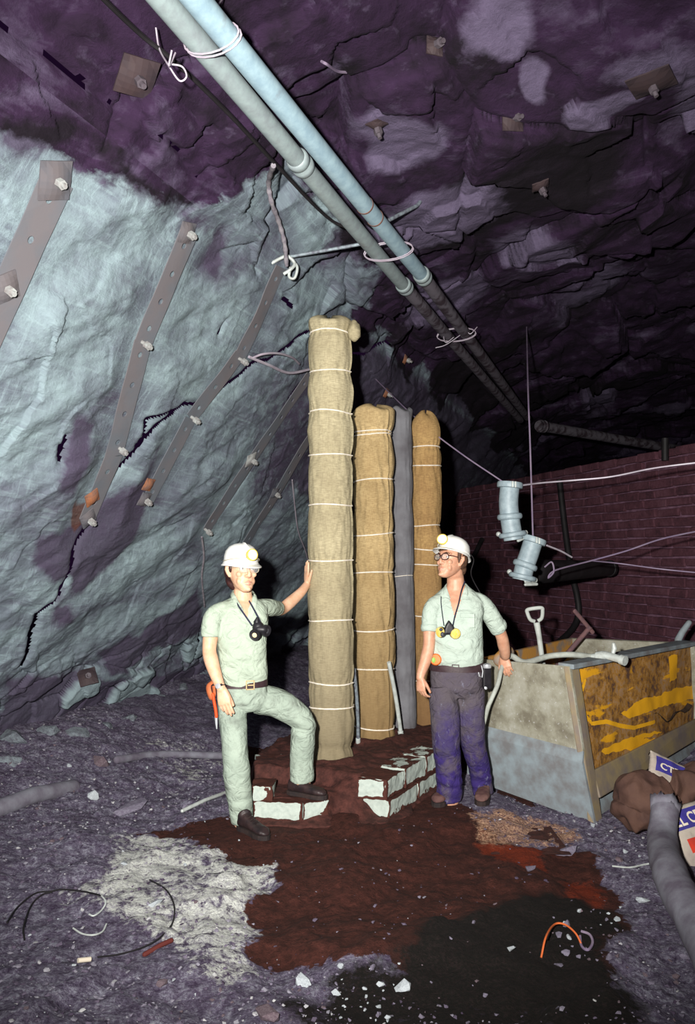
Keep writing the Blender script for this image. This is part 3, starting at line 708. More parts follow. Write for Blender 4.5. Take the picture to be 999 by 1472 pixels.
# ------------------------------------------------------------------ stone block bulkhead across the drive
BD = V((-0.281, 0.96, 0)).normalized(); BN = V((-BD.y, BD.x, 0)); BA = V((3.74, 8.6, 0))   # BN faces the camera side
def bulk(px, py, off=0.0):
    r = ray(px, py); c = V((0, 0, HCAM)); t = ((BA + BN * off - c).dot(BN)) / r.dot(BN); return c + r * t
mb = MB(); bh, bl = 0.112, 0.37; rb_ = random.Random(5)
for k in range(27):
    z0 = -0.1 + k * bh; u = -3.4 - (0.5 * bl if k % 2 else 0) - rb_.uniform(0, 0.08)
    while u < 7.2:
        L = bl * rb_.uniform(0.8, 1.15); o = rb_.uniform(0.0, 0.035)
        c0 = BA + BD * (u + L / 2) + V((0, 0, z0 + bh / 2)) + BN * (o - 0.05)
        g = 0.009; hx, hz = L / 2 - g, bh / 2 - g; vs = []
        for a in (-1, 1):
            for b in (-1, 1):
                for c in (-1, 1):
                    vs.append(c0 + BD * (a * hx + rb_.uniform(-.012, .012)) + BN * (b * 0.06 + rb_.uniform(-.012, .012)) + V((0, 0, c * hz + rb_.uniform(-.009, .009))))
        mb.add(vs, [(0, 1, 3, 2), (4, 6, 7, 5), (0, 4, 5, 1), (2, 3, 7, 6), (0, 2, 6, 4), (1, 5, 7, 3)]); u += L
bw = mb.build('wall_back', M['brick'], smooth=False, mods=[bevel(0.012, 2)], origin=BA); tag(bw, kind='structure')
mb = MB(); mb.box(BA + BD * 1.9 + V((0, 0, 1.4)) - BN * 0.13, (10.6, 0.24, 3.02), Matrix((BD, BN, V((0, 0, 1)))).transposed())
tag(mb.build('mortar_bed', M['mortar'], bw, smooth=False))
bp = BA
# ------------------------------------------------------------------ roof straps, plates, bolts
def frame_of(a, b, nrm):
    t = (b - a).normalized(); n = (nrm - t * nrm.dot(t)).normalized(); return t, n, n.cross(t)
def bolt_mb(c, n, tilt, L=0.065, r=0.0135):
    d = (n + tilt).normalized(); m = MB(); m.tube([c - d * 0.03, c + d * L], r, 10)
    x = d.orthogonal().normalized(); y = d.cross(x); R6 = Matrix((x, y, d)).transposed()
    m.prism([c + d * 0.012 + (x * math.cos(k * math.pi / 3) + y * math.sin(k * math.pi / 3)) * r * 1.9 for k in range(6)], d * 0.035)
    return m
TILT = V((0.35, -0.25, -0.35))
def plate_mb(c, n, t, w, h, rot=0.0, dome=0.02):
    b = n.cross(t); m = MB(); a = math.radians(rot); t2 = t * math.cos(a) + b * math.sin(a); b2 = n.cross(t2)
    N = 7; top = []
    for i in range(N):
        for j in range(N):
            u, v = i / (N - 1) * 2 - 1, j / (N - 1) * 2 - 1
            top.append(c + t2 * (u * h / 2) + b2 * (v * w / 2) + n * (dome * max(0, 1 - math.hypot(u, v) ** 2 * 0.9)))
    k = len(top); low = [p - n * 0.008 for p in top]
    idx = lambda i, j: i * N + j
    fs = []
    for i in range(N - 1):
        for j in range(N - 1):
            q = (idx(i, j), idx(i + 1, j), idx(i + 1, j + 1), idx(i, j + 1)); fs += [q, tuple(x + k for x in reversed(q))]
    edge = [idx(i, 0) for i in range(N)] + [idx(N - 1, j) for j in range(1, N)] + [idx(i, N - 1) for i in range(N - 2, -1, -1)] + [idx(0, j) for j in range(N - 2, 0, -1)]
    for a_, b_ in zip(edge, edge[1:] + edge[:1]): fs.append((a_, b_, b_ + k, a_ + k))
    m.add(top + low, fs); return m
def strap(label, pts, width, plates, mat='steel_dark', pitch=0.2, off=0.024, holes=True):
    """pts: places on the wall plane; plates: list of (fraction point px, size, rot, material, with bolt)"""
    W3 = [W(x, y, off) for x, y in pts]
    root = thing('roof_strap', label, 'strap', W3[0], 'steel straps bolted to the rock wall')
    m = MB()
    width *= 1.38; hw = width / 2
    for a, b in zip(W3[:-1], W3[1:]):
        t, n, s = frame_of(a, b, WN); L = (b - a).length; k = max(1, round(L / pitch)); st = L / k
        for i in range(k):
            c = a + t * (st * (i + 0.5))
            ns = 16; r = 0.021
            hole = [c + (t * math.sin(2 * math.pi * j / ns) + s * math.cos(2 * math.pi * j / ns)) * r for j in range(ns)]
            sq = []
            for j in range(ns):
                x, y = math.cos(2 * math.pi * j / ns), math.sin(2 * math.pi * j / ns); f = 1 / max(abs(x), abs(y))
                sq.append(c + s * (x * f * hw) + t * (y * f * st / 2))
            m.add(hole + sq, [(j, (j + 1) % ns, ns + (j + 1) % ns, ns + j) for j in range(ns)])
    me = m.mesh(); bm = bmesh.new(); bm.from_mesh(me); bmesh.ops.remove_doubles(bm, verts=bm.verts[:], dist=0.004)
    bmesh.ops.recalc_face_normals(bm, faces=bm.faces[:]); bm.to_mesh(me); bm.free()
    co = coords(me); pw = co * 1.0; dsp = 0.012 * fbm(pw * 2.5, 2, 200); co = co + np.array(WN)[None, :] * dsp[:, None]; set_coords(me, co)
    link('strap', me, M[mat], root, smooth=False, mods=[solid(0.006, 0)])
    t, n, s = frame_of(W3[0], W3[-1], WN)
    for (px, py, sz, rot, pm, bolt) in plates:
        c = W(px, py, off + 0.012)
        if sz: plate_mb(c, WN, t, sz, sz, rot).build('plate', M[pm], root, smooth=False)
        if bolt: bolt_mb(c + WN * 0.012, WN, TILT).build('bolt', M['bolt'], root, smooth=True)
    return root
strap('wide grey punched strap at the left edge of the photo, with two big bearing plates', STRAPS[0][0], 0.15, [(80, 260, 0.19, 25, 'plate', True), (8, 414, 0.15, 40, 'plate', True)])
strap('upper length of the second punched strap, with a square plate below the pipes', STRAPS[1][0], 0.125, [(269, 335, 0.13, 8, 'plate', True), (206, 493, 0, 0, 'plate', True)])
strap('lower length of the second punched strap, running down to a rusted end at the crack', STRAPS[2][0], 0.12, [(172, 645, 0, 0, 'plate', True), (133, 716, 0.11, 30, 'rustplate', False), (127, 746, 0.12, 35, 'plate', True)])
strap('upper length of the third strap, below the knotted rope', STRAPS[3][0], 0.115, [(346, 517, 0, 0, 'plate', True)])
strap('lower length of the third strap, crossed by the long crack, orange rust near its foot', STRAPS[4][0], 0.115, [(277, 601, 0, 0, 'plate', True), (214, 697, 0.10, 8, 'rustplate', False), (208, 718, 0.11, 8, 'plate', True)])
strap('fourth strap beside the short crack, with a pale diamond plate half way', STRAPS[5][0], 0.11, [(361, 661, 0.12, 40, 'bolt', True), (296, 762, 0, 0, 'plate', True)])
strap('fifth strap, close behind the tall wrapped column at its left', STRAPS[6][0], 0.11, [(395, 709, 0.11, 20, 'plate', True)])
def rock_bolt(px, py, sz, rot, label, group=None, pm='plate_dark', tilt=V((0.3, -0.2, -0.3))):
    p, n, _ = hit(px, py, (0, 1)); n = n.normalized(); t = (V((0, 0, 1)) - n * n.z).normalized()
    root = thing('rock_bolt', label, 'rock bolt', p, group)
    if sz: plate_mb(p + n * 0.03, n, t, sz, sz, rot, 0.025).build('plate', M[pm], root, smooth=False)
    bolt_mb(p + n * 0.045, n, tilt, 0.075, 0.014).build('bolt', M['bolt_dark' if pm == 'plate_dark' else 'bolt'], root)
rock_bolt(194, 106, 0.19, 12, 'rock bolt in a dark square plate above the left wall near the pipes')
rock_bolt(733, 172, 0.15, 10, 'rock bolt with dark plate in the roof under the pale broken patch')
rock_bolt(936, 112, 0.24, 40, 'rock bolt with a dark diamond plate in the roof at the upper right')
rock_bolt(541, 172, 0.1, 20, 'small roof bolt above the middle of the pipe run')
rock_bolt(126, 975, 0.15, 15, 'rock bolt plate low on the wall above the rubble')
rock_bolt(579, 516, 0.10, 0, 'small bright bolt in the rock just right of the tall column top', pm='rustplate')
rock_bolt(552, 564, 0.10, 0, 'small bright bolt in the rock just above the second wrapped column', pm='rustplate')
rock_bolt(775, 262, 0.12, 0, 'dark bolt plate in the roof above the blocky pale ledge')
rock_bolt(622, 70, 0.10, 0, 'dark slender bolt in the roof right of the pipes at the top of the photo')

# ------------------------------------------------------------------ the two service pipes under the roof
PZ = 3.9
def pg(x, y, z=PZ): return G(x, y, z)
def coupling(mb, c, d, r):
    mb.lathe(c - d * 0.07, d, [(r * 0.98, 0), (r * 1.22, 0.012), (r * 1.25, 0.05), (r * 1.05, 0.062), (r * 1.05, 0.075), (r * 1.25, 0.088), (r * 1.22, 0.125), (r * 0.98, 0.14)], 28)
PL = [pg(234, 0), pg(580, 410), pg(748, 604)]; PR = [pg(283, 0), pg(606, 395), pg(758, 600)]
PL = [PL[0] - (PL[1] - PL[0]).normalized() * 5] + PL; PR = [PR[0] - (PR[1] - PR[0]).normalized() * 5] + PR
def pipe_line(label, P, r, mats, couple_px, bands_px):
    root = thing('air_pipe', label, 'pipe', P[0], 'pair of service pipes hung under the roof')
    for a, b, m in zip(P[:-1], P[1:], mats):
        mb = MB(); d = (b - a).normalized(); mb.tube([a, b], r, 32); 
        mb.build('pipe_or_shadow_length', M[m], root)
    axis = P[1:]
    def near(px, py):
        best = None
        for a, b in zip(P[:-1], P[1:]):
            for i in range(201):
                p = a.lerp(b, i / 200); v = p - V((0, 0, HCAM)); y = v.y * CT + v.z * ST
                if y <= 0.2: continue
                x2 = CX + F_PX * v.x / y; y2 = CY - F_PX * (-v.y * ST + v.z * CT) / y
                e = (x2 - px) ** 2 + (y2 - py) ** 2
                if best is None or e < best[0]: best = (e, p, (b - a).normalized())
        return best[1], best[2]
    for c in couple_px:
        p, d = near(*c); mb = MB(); coupling(mb, p, d, r); mb.build('coupling', M['galv_grey'], root)
    for c in bands_px:
        p, d = near(*c); mb = MB(); mb.lathe(p - d * 0.008, d, [(r * 0.99, 0), (r * 1.05, 0.002), (r * 1.05, 0.014), (r * 0.99, 0.016)], 28); tag(mb.build('rust_band', M['rust'], root), 'rusty brown band')
    return near
nearL = pipe_line('dull grey service pipe of the pair, the one nearer the left wall', PL, 0.052, ['galv_grey', 'galv_grey', 'pipe_far'], [(425, 240), (582, 413)], [])
nearR = pipe_line('bright blue-grey service pipe of the pair, the one farther from the left wall', PR, 0.054, ['galv_blue', 'galv_blue', 'pipe_far'], [(608, 397)], [(519, 300), (532, 318)])
a, b = G(774, 612, 3.85), G(1010, 652, 3.8)
root = thing('air_pipe', 'dim pipe in the dark above the block bulkhead, crossing to the right', 'pipe', a)
mb = MB(); mb.tube([a, b + (b - a) * 0.2], 0.085, 20); mb.build('pipe_or_shadow_length', M['pipe_far'], root)
mb = MB(); coupling(mb, a + (b - a) * 0.02, (b - a).normalized(), 0.085); mb.build('coupling', M['pipe_far'], root)

def wire(name, pts, r, mat, label, cat='wire', group=None, k=6, n=6):
    mb = MB(); mb.tube(catmull(pts, k), r, n); o = mb.build(name, M[mat], origin=tuple(pts[0])); return tag(o, label, cat, group)
def around(c, d, rx, rz, n=20, a0=0, a1=2 * math.pi):
    s = d.cross(V((0, 0, 1))).normalized(); u = s.cross(d).normalized()
    return [c + s * (rx * math.cos(a0 + (a1 - a0) * i / n)) + u * (rz * math.sin(a0 + (a1 - a0) * i / n)) for i in range(n + 1)]
def tie(px, py, label, tails):
    pa, d = nearL(px - 18, py + 12); pb, _ = nearR(px + 18, py - 12); c = (pa + pb) / 2; h = (pb - pa).length / 2 + 0.062
    root = thing('tie_wire', label, 'tie wire', c, 'wire ties holding the two pipes')
    for o in (-0.012, 0.012):
        mb = MB(); mb.tube(around(c + d * o, d, h, 0.066), 0.0042, 6); mb.build('loop', M['wire'], root)
    for t in tails:
        mb = MB(); mb.tube(catmull(t, 6), 0.004, 6); mb.build('tail', M['wire'], root)
Y1 = 3.3
tie(290, 70, 'doubled tie wire round both pipes near the top edge, loose loop on its left', [
    [Q(252, 76, Y1 + .1), Q(243, 95, Y1 + .05), Q(247, 72, Y1)], [Q(224, 40, 3.5), Q(229, 70, 3.5), Q(243, 95, Y1 + .1), Q(258, 116, Y1 + .1), Q(268, 110, Y1 + .1), Q(262, 96, Y1 + .1), Q(245, 92, Y1 + .1)],
    [Q(318, 45, 3.3), Q(309, 15, 3.4), Q(316, 4, 3.5), Q(322, -4, 3.6)]])
tie(565, 356, 'tie wire round both pipes where the rods reach them', [[nearR(590, 360)[0] + V((-.02, -.07, -.02)), nearR(590, 372)[0] + V((0, -.08, 0)), nearR(582, 350)[0] + V((.03, -.06, .02))]])
pe = nearR(660, 485)[0]
tie(650, 487, 'tie wire round the dull far stretch of the pipes, one end sticking out', [[pe + V((0, -.08, 0)), Q(642, 495, pe.y - .1), Q(626, 500, pe.y - .1)], [pe + V((0, -.08, .02)), Q(676, 480, pe.y - .1), Q(686, 470, pe.y - .1)], [Q(636, 470, pe.y), Q(640, 492, pe.y - .1), Q(652, 485, pe.y - .1)]])
wire('power_cable', [pg(128, -25, 4.0), pg(150, 0, 4.0), pg(205, 52, 4.02), pg(255, 92, 4.0), pg(330, 165, 4.0), pg(398, 238, 4.02), pg(470, 312, 4.0), pg(530, 352, 3.98), pg(640, 470, 4.0), pg(735, 590, 4.0)], 0.011, 'black', 'thin black cable slung along the roof beside the duller pipe', 'cable')
# rods and rope by the pipes
ra_, _ = nearL(545, 358); rb2, _ = nearR(575, 330)
mb = MB(); mb.tube([W(411, 370, .06), ra_ + V((0, .02, .09))], 0.013, 8); tag(mb.build('steel_rod', M['rod']), 'steel rod running from the strap top to the pipes, left of them', 'rod')
hr = hit(604, 290, (0, 1))[0]
mb = MB(); mb.tube([rb2 + V((-.08, .02, .09)), hr.lerp(rb2, 0.12), hr], 0.014, 8); tag(mb.build('steel_rod', M['rod']), 'short steel rod standing up from the pipes into the roof, right of them', 'rod')
wy = 5.3
RP = [pg(393, 238, 4.0), Q(386, 262, 5.0), Q(390, 290, 5.15), Q(401, 320, wy + .1), Q(409, 350, wy + .25), Q(412, 382, wy + .4)]
root = thing('rope', 'grey frayed rope hanging from the cable down to a knot on the strap top', 'rope', RP[-1])
mb = MB(); mb.tube(catmull(RP, 8), [0.016 + 0.003 * math.sin(i * 1.7) for i in range(len(catmull(RP, 8)))], 8); mb.build('rope_length', M['rope'], root)
kc = W(414, 380, 0.10)
mb = MB()
mb.tube(catmull([kc + V(p) for p in [(-.12, 0, .01), (-.05, -.02, .04), (0, -.03, .05), (.05, -.02, .0), (.02, -.03, -.05), (-.03, -.02, -.08)]], 6), 0.013, 8)
mb.tube(catmull([kc + V(p) for p in [(.03, 0, .03), (.07, -.02, -.03), (.05, -.02, -.11), (.01, -.02, -.10), (.02, -.02, -.03)]], 6), 0.011, 8)
tag(mb.build('knot', M['zinc'], root), 'pale knotted end')
wire('bent_wire', [W(358, 513, .05), W(385, 524, .09), W(415, 536, .10), W(445, 531, .10), W(458, 528, .1)], 0.012, 'wire', 'stout pale wire sticking from the wall to the tall column, lower of two')
wire('bent_wire', [W(362, 515, .05), W(378, 509, .12), W(400, 508, .14), W(420, 514, .12), W(430, 523, .08)], 0.009, 'wire', 'thinner pale wire arched above the stout one left of the tall column')
wire('thin_wire', [W(420, 690, .05), W(424, 730, .05), W(429, 765, .06), W(440, 795, .08), W(448, 830, .08)], 0.007, 'wire', 'thin pale wire hanging down the rock beside the tall column')
wire('thin_wire', [W(290, 772, .06), W(293, 800, .06), W(290, 830, .05), W(294, 872, .05)], 0.009, 'rope', 'short grey wire hanging on the rock left of the man with folded-up knee')
wire('thin_wire', [hit(498, 104)[0], hit(484, 100)[0] + V((0, -.05, -.04)), hit(470, 93)[0] + V((0, -.05, -.03)), hit(462, 88)[0]], 0.008, 'dimwire', 'short curl of wire in the roof right of the upper pipe')

# ------------------------------------------------------------------ wrapped columns on the pad
def column(name, label, cx, cy, zb, zt, r, ties, mat, seed, group, tie_r=0.0055, top='bag', seam=None, sq=1.0, lean=(0, 0), rw=0.05, foot=0.04, cat='wrapped column'):
    na, nz = 96, int((zt - zb) / 0.012); zz = np.linspace(zb, zt, nz); th = np.linspace(0, 2 * math.pi, na, endpoint=False)
    A, Z = np.meshgrid(th, zz, indexing='ij'); A = A.ravel(); Z = Z.ravel()
    fr = (Z - zb) / (zt - zb)
    cs, sn = np.cos(A), np.sin(A)
    P = np.stack([cs * 1.0, sn * 1.0, Z * 1.2 + seed * 7.3], axis=1)
    R = np.full_like(Z, r)
    R = R * (1 + rw * vnoise(P * [1.2, 1.2, 2.2], seed) + 0.022 * fbm(P * [4, 4, 5], 3, seed + 1))
    tz = np.array([t[0] for t in ties]); dmin = np.full_like(Z, 9.0)
    for t in ties:
        dz = Z - t[0] - t[1] * cs * r; dmin = np.minimum(dmin, np.abs(dz))
        pl = 0.55 + 0.45 * np.sin(A * 17 + 3 * vnoise(P * 3, seed + 5))
        R = R - r * t[2] * 0.9 * np.exp(-(dz / 0.028) ** 2) - r * 0.035 * np.exp(-(dz / 0.09) ** 2) - r * 0.045 * pl * np.exp(-(dz / 0.07) ** 2) * (np.abs(dz) > 0.006)
    # slack folds running aslant
    fold = np.sin(A * 3 + Z * 16 + 4 * fbm(P * [1.3, 1.3, 1.5], 3, seed + 9)) * sstep(0.0, 0.6, fbm(P * [1.1, 1.1, 1.3], 2, seed + 11))
    R = R + r * 0.030 * fold
    cr = 1 - 2 * np.abs(vnoise(P * [5, 5, 9] + 1.5 * vnoise(P * 2, seed + 31)[:, None], seed + 30)); R = R + r * 0.028 * (cr - .4) * sstep(-0.3, 0.5, fbm(P * [1.2, 1.2, 1.6], 2, seed + 33))
    if seam is not None:
        da = np.angle(np.exp(1j * (A - seam))); R = R + 0.010 * np.exp(-(da / 0.07) ** 2) - 0.006 * np.exp(-((da - 0.16) / 0.06) ** 2)
    # closed ends
    d_top = (zt - Z); d_bot = (Z - zb)
    if top == 'bag':
        R = R * np.sqrt(np.clip(1 - (1 - np.clip(d_top / 0.055, 0, 1)) ** 2 * 0.97, 0.02, 1)) * (1 + 0.05 * np.sin(A * 5 + seed) * np.exp(-(d_top / 0.1) ** 2))
    elif top == 'round':
        R = R * np.sqrt(np.clip(1 - (1 - np.clip(d_top / (1.3 * r), 0, 1)) ** 2 * 0.99, 0.01, 1))
    else:
        R = R * (1 - 0.25 * np.exp(-(d_top / 0.012) ** 2)) * (1 + 0.06 * np.sin(A * 6 + seed) * np.exp(-(d_top / 0.06) ** 2))
    R = R * (1 - foot * np.exp(-(d_bot / 0.05) ** 2)) + r * 0.03 * np.sin(A * 9 + seed) * np.exp(-(d_bot / 0.05) ** 2)
    X = cx + R * cs + lean[0] * fr; Yv = cy + sq * R * sn + lean[1] * fr
    Z2 = Z + 0.02 * np.sin(A * 3 + seed) * np.exp(-(d_top / 0.08) ** 2) + 0.015 * np.sin(A * 4 + seed) * np.exp(-(d_bot / 0.05) ** 2)
    root = tag(thing(name, label, cat, (cx, cy, zb), group), kind='thing')
    pts = np.stack([X, Yv, Z2], axis=1).reshape(na, nz, 3)
    mb = MB(); mb.loft([[tuple(pts[j, i]) for j in range(na)] for i in range(nz)]); mb.build('wrapping', M[mat], root)
    Rg = R.reshape(na, nz)
    for t in ties:
        k = []
        for j in range(0, na, 2):
            z = t[0] + t[1] * cs.reshape(na, nz)[j, 0] * r + 0.004 * math.sin(j * 0.13 + seed * 2 + t[0] * 9); i = int(np.clip(round((z - zb) / (zt - zb) * (nz - 1)), 0, nz - 1))
            rr = Rg[j, i] + tie_r * 0.6; f = (z - zb) / (zt - zb)
            k.append(V((cx + rr * math.cos(th[j]) + lean[0] * f, cy + sq * rr * math.sin(th[j]) + lean[1] * f, z)))
        if tie_r > 0 and t[3]:
            mb = MB(); mb.tube(k, tie_r, 6, close=True); mb.build('twine', M['twine'], root)
    return root
def zat(py, Y): return Q(500, py, Y).z
CG = 'hessian wrapped columns standing on the pad'
Y_1, Y_2, Y_3, Y_4 = 5.92, 6.55, 6.95, 7.15
def X_(px, Y): return Q(px, 736, Y).x
yf = lambda Y, r: Y - r
T1 = [(zat(472, 5.76), 0.0, 0.09, 1), (zat(530, 5.76), 0.0, 0.06, 1), (zat(589, 5.76), -0.04, 0.03, 1), (zat(652, 5.76), -0.02, 0.03, 1), (zat(725, 5.76), 0, 0.02, 1), (zat(806, 5.76), 0.0, 0.03, 1), (zat(893, 5.76), 0.03, 0.04, 1), (zat(985, 5.76), 0, 0.05, 1), (zat(1020, 5.76), 0.02, 0.02, 1), (zat(1078, 5.76), 0.0, 0.10, 0)]
c1 = column('wrapped_prop', 'tallest hessian wrapped column, the pale one the man presses his hand on', X_(477, Y_1), Y_1, 0.16, zat(452, 5.82), 0.166, T1, 'hess1', 3, CG, seam=-0.25, lean=(-0.02, 0), rw=0.03)
kz = T1[0][0]; kx = X_(477, Y_1) + 0.13
mb = MB(); mb.ell((kx + 0.035, Y_1 - 0.08, kz + 0.0), (0.05, 0.055, 0.075), None, 20, 12); me = mb.mesh(); co = coords(me); no = normals(me); set_coords(me, co + no * (0.012 * fbm(co * 22, 3, 5))[:, None]); tag(link('tied_end', me, M['hess1'], c1), 'bunched cloth end')
T2 = [(zat(617, 6.38), 0, 0.06, 1), (zat(622, 6.38), 0.03, 0.05, 1), (zat(688, 6.38), 0.07, 0.05, 1), (zat(731, 6.38), 0.0, 0.03, 0), (zat(768, 6.38), 0.09, 0.05, 1), (zat(823, 6.38), 0.03, 0.05, 1), (zat(908, 6.38), 0.06, 0.05, 1), (zat(964, 6.38), -0.02, 0.06, 1), (zat(1050, 6.38), -0.02, 0.04, 1)]
column('wrapped_prop', 'second tallest hessian wrapped column, in front of the grey strip', X_(537, Y_2), Y_2, 0.2, zat(582, 6.48), 0.173, T2, 'hess2', 8, CG, seam=-0.85, top='bag', rw=0.05)
T3 = [(zat(612, 6.9), 0, 0.03, 0), (zat(672, 6.9), 0, 0.03, 0), (zat(722, 6.9), 0, 0.03, 0), (zat(828, 6.9), 0.05, 0.03, 1), (zat(985, 6.9), 0, 0.02, 0)]
column('wrapped_prop', 'narrow grey sleeve column squeezed between two hessian ones', X_(580, Y_3), Y_3, 0.2, zat(587, 6.9), 0.105, T3, 'greywrap', 14, None, top='open', tie_r=0.003, lean=(-0.03, 0), rw=0.03, cat='wrapped column')
T4 = [(zat(640, 7.0), -0.02, 0.09, 1), (zat(668, 7.0), 0, 0.04, 1), (zat(755, 7.0), 0.02, 0.09, 1), (zat(790, 7.0), -0.04, 0.06, 1), (zat(812, 7.0), 0, 0.05, 1), (zat(886, 7.0), 0, 0.04, 1), (zat(980, 7.0), 0, 0.04, 1)]
column('wrapped_prop', 'brownest hessian wrapped column, round-topped, behind the man in jeans', X_(612, Y_4), Y_4, 0.2, zat(591, 7.1), 0.14, T4, 'hess3', 21, CG, top='round', rw=0.06, foot=0.0)
# two thin tubes leaning on the columns
def tube_thing(label, a, b, r, mat, extra=None):
    root = thing('grout_tube', label, 'tube', b, 'thin tubes standing on the pad'); mb = MB(); mb.tube(catmull([a, a.lerp(b, .5) + V((0.008, 0, 0)), b], 6), r, 12); mb.build('tube', M[mat], root)
    mb = MB(); d = (b - a).normalized(); mb.lathe(b - d * 0.06, d, [(r * .9, 0), (r * 1.35, .004), (r * 1.35, .05), (r * .9, .055)], 12); mb.build('end_fitting', M['zinc'], root)
tube_thing('thin brown tube standing between the tallest and the second column', Q(509, 962, 6.05), G(515, 1070, .235), 0.014, 'rod')
tube_thing('thin pale tube leaning at the foot of the grey strip', Q(559, 952, 6.32), G(577, 1060, .235), 0.017, 'zinc')

# ------------------------------------------------------------------ pad: white blocks smeared with brown mud
def padpoly(l, z): return [(G(x, y, z).x, G(x, y, z).y) for x, y in l]
STEPP = [(G(362, 1180).x, G(362, 1180).y), (G(468, 1182).x, G(468, 1182).y), (G(515, 1165).x, G(515, 1165).y + .1), (G(515, 1165).x, 5.8), (G(372, 1120).x, 5.75)]
c_ = G(556, 1169); MAINP = [(G(498, 1150).x, c_.y + 0.04), (c_.x - .19, c_.y + .0), (c_.x, c_.y), (G(628, 1122).x, G(628, 1122).y), (1.05, 6.9), (0.9, 7.6), (0.2, 7.6), (-0.45, 6.9), (-0.72, 5.95), (-0.66, 5.62), (-0.2, 5.55)]
def inset(poly, d):
    c = np.mean(np.array(poly), axis=0); return [tuple(np.array(p) + (c - np.array(p)) / np.linalg.norm(c - np.array(p)) * d) for p in poly]
xs = np.arange(-1.1, 1.35, 0.012); ys = np.arange(4.9, 7.9, 0.012); X2, Y2 = np.meshgrid(xs, ys, indexing='ij'); sh2 = X2.shape; X2 = X2.ravel(); Y2 = Y2.ravel()
P2 = p3(X2, Y2); nz_ = 0.02 * fbm(P2 * 4, 4, 300); wx, wy_ = X2 + nz_, Y2 + 0.02 * fbm(P2 * 4, 4, 301)
sd1 = sdf_poly(wx, wy_, inset(STEPP, 0.03)); sd2 = sdf_poly(wx, wy_, inset(MAINP, 0.035))
hh = np.maximum(STEP_Z * 0.97 * sstep(-0.05, 0.015, sd1), PAD_Z * 0.97 * sstep(-0.06, 0.015, sd2))
hh = np.maximum(hh, 0.05 * sstep(-0.16, 0.0, np.maximum(sd1, sd2)) * sstep(-0.2, 0.5, fbm(P2 * 2.2, 3, 303)))
# mud heaped at the re-entrant corner and round the column feet
hh = np.maximum(hh, 0.22 * np.exp(-(((X2 - 0.03) / 0.20) ** 2 + ((Y2 - 5.47) / 0.16) ** 2)))
for (ax_, ay_, rr_) in ((X_(477, Y_1), Y_1, .23), (X_(537, Y_2), Y_2, .22)): hh = hh + 0.03 * np.exp(-((np.hypot(X2 - ax_, Y2 - ay_) - rr_) / 0.06) ** 2) * (hh > 0.1)
zz2 = np.where(hh > 0.003, fz(X2, Y2) * 0 + hh + 0.012 * fbm(P2 * 9, 4, 305, 0.6) * np.where(hh > .02, 1, 0), -0.09)
pad = tag(link('mud_mound', grid_mesh('mud_mound', np.stack([X2, Y2, zz2], axis=1), sh2[0], sh2[1]), M['mud']), 'brown mud plastered over the raised block pad under the columns', 'mud mound', None, 'stuff')
rbk = random.Random(3)
def block(a, b, z0, h, depth, label, seed, cover=(0.0, 0.0, 0.0, 0.0)):
    """white block: front face runs a -> b at height z0; edge attribute says where mud clings"""
    a = V((a[0], a[1], z0)); b = V((b[0], b[1], z0)); t = (b - a); L = t.length; t.normalize(); back = V((-t.y, t.x, 0))
    if back.y < 0: back = -back
    N1, N2 = 28, 12; mb = MB(); vs = []; ed = []
    r = random.Random(seed)
    def put(p, e): vs.append(p); ed.append(e)
    idx = {}
    fs = []
    def sheet(o, u, v, nu, nv, flip, top=False):
        base = len(vs)
        for i in range(nu + 1):
            for j in range(nv + 1):
                x, y = i / nu, j / nv
                e = max(0.0, .75 - min(x, 1 - x) * L * 22, .75 - (1 - y) * h * 60, .9 - y * h * 26)
                if top: e = 0.75 if cover[3] == 0 else cover[3]
                else: e = max(e, cover[0] * (1 - y), cover[1] * (1 - x), cover[2] * x)
                put(o + u * x + v * y, e)
        for i in range(nu):
            for j in range(nv):
                q = [base + i * (nv + 1) + j, base + (i + 1) * (nv + 1) + j, base + (i + 1) * (nv + 1) + j + 1, base + i * (nv + 1) + j + 1]
                fs.append(tuple(q if not flip else reversed(q)))
    H = V((0, 0, h)); D = back * depth
    sheet(a, t * L, H, N1, N2, False); sheet(a + D, t * L, H, N1, N2, True)
    sheet(a, D, H, N2, N2, True); sheet(b, D, H, N2, N2, False)
    sheet(a + H, t * L, D, N1, N2, False, True); sheet(a, t * L, D, N1, N2, True)
    me = bpy.data.meshes.new('block'); me.from_pydata([tuple(p) for p in vs], [], fs); me.update()
    at = me.attributes.new('edge', 'FLOAT', 'POINT'); at.data.foreach_set('value', np.array(ed, dtype=np.float32))
    bm = bmesh.new(); bm.from_mesh(me); bmesh.ops.remove_doubles(bm, verts=bm.verts[:], dist=0.0005); bmesh.ops.recalc_face_normals(bm, faces=bm.faces[:]); bm.to_mesh(me); bm.free()
    co = coords(me); co = co + 0.006 * np.stack([fbm(co * 14, 3, seed), fbm(co * 14, 3, seed + 1), fbm(co * 14, 3, seed + 2)], axis=1); set_coords(me, co)
    o = link('concrete_block', me, M['block'], smooth=False); tag(o, label, 'block', 'white blocks of the pad')
    return o
def gxy(x, y, z): p = G(x, y, z); return (p.x, p.y)
block(gxy(364, 1178, 0.02), gxy(434, 1180, 0.02), 0.0, 0.135, 0.2, 'long white block along the front of the step below the raised boot', 1, (0.15, 0, 0, .9))
block(gxy(436, 1180, 0.02), gxy(472, 1176, 0.02), 0.0, 0.135, 0.2, 'short white block ending the step front, under the toe of the raised boot', 2, (0.4, 0, .5, .9))
block(gxy(361, 1150, 0.14), gxy(392, 1150, 0.14), 0.125, 0.10, 0.2, 'white patch of block behind the standing leg, on the step', 3, (0.1, 0, .6, .8))
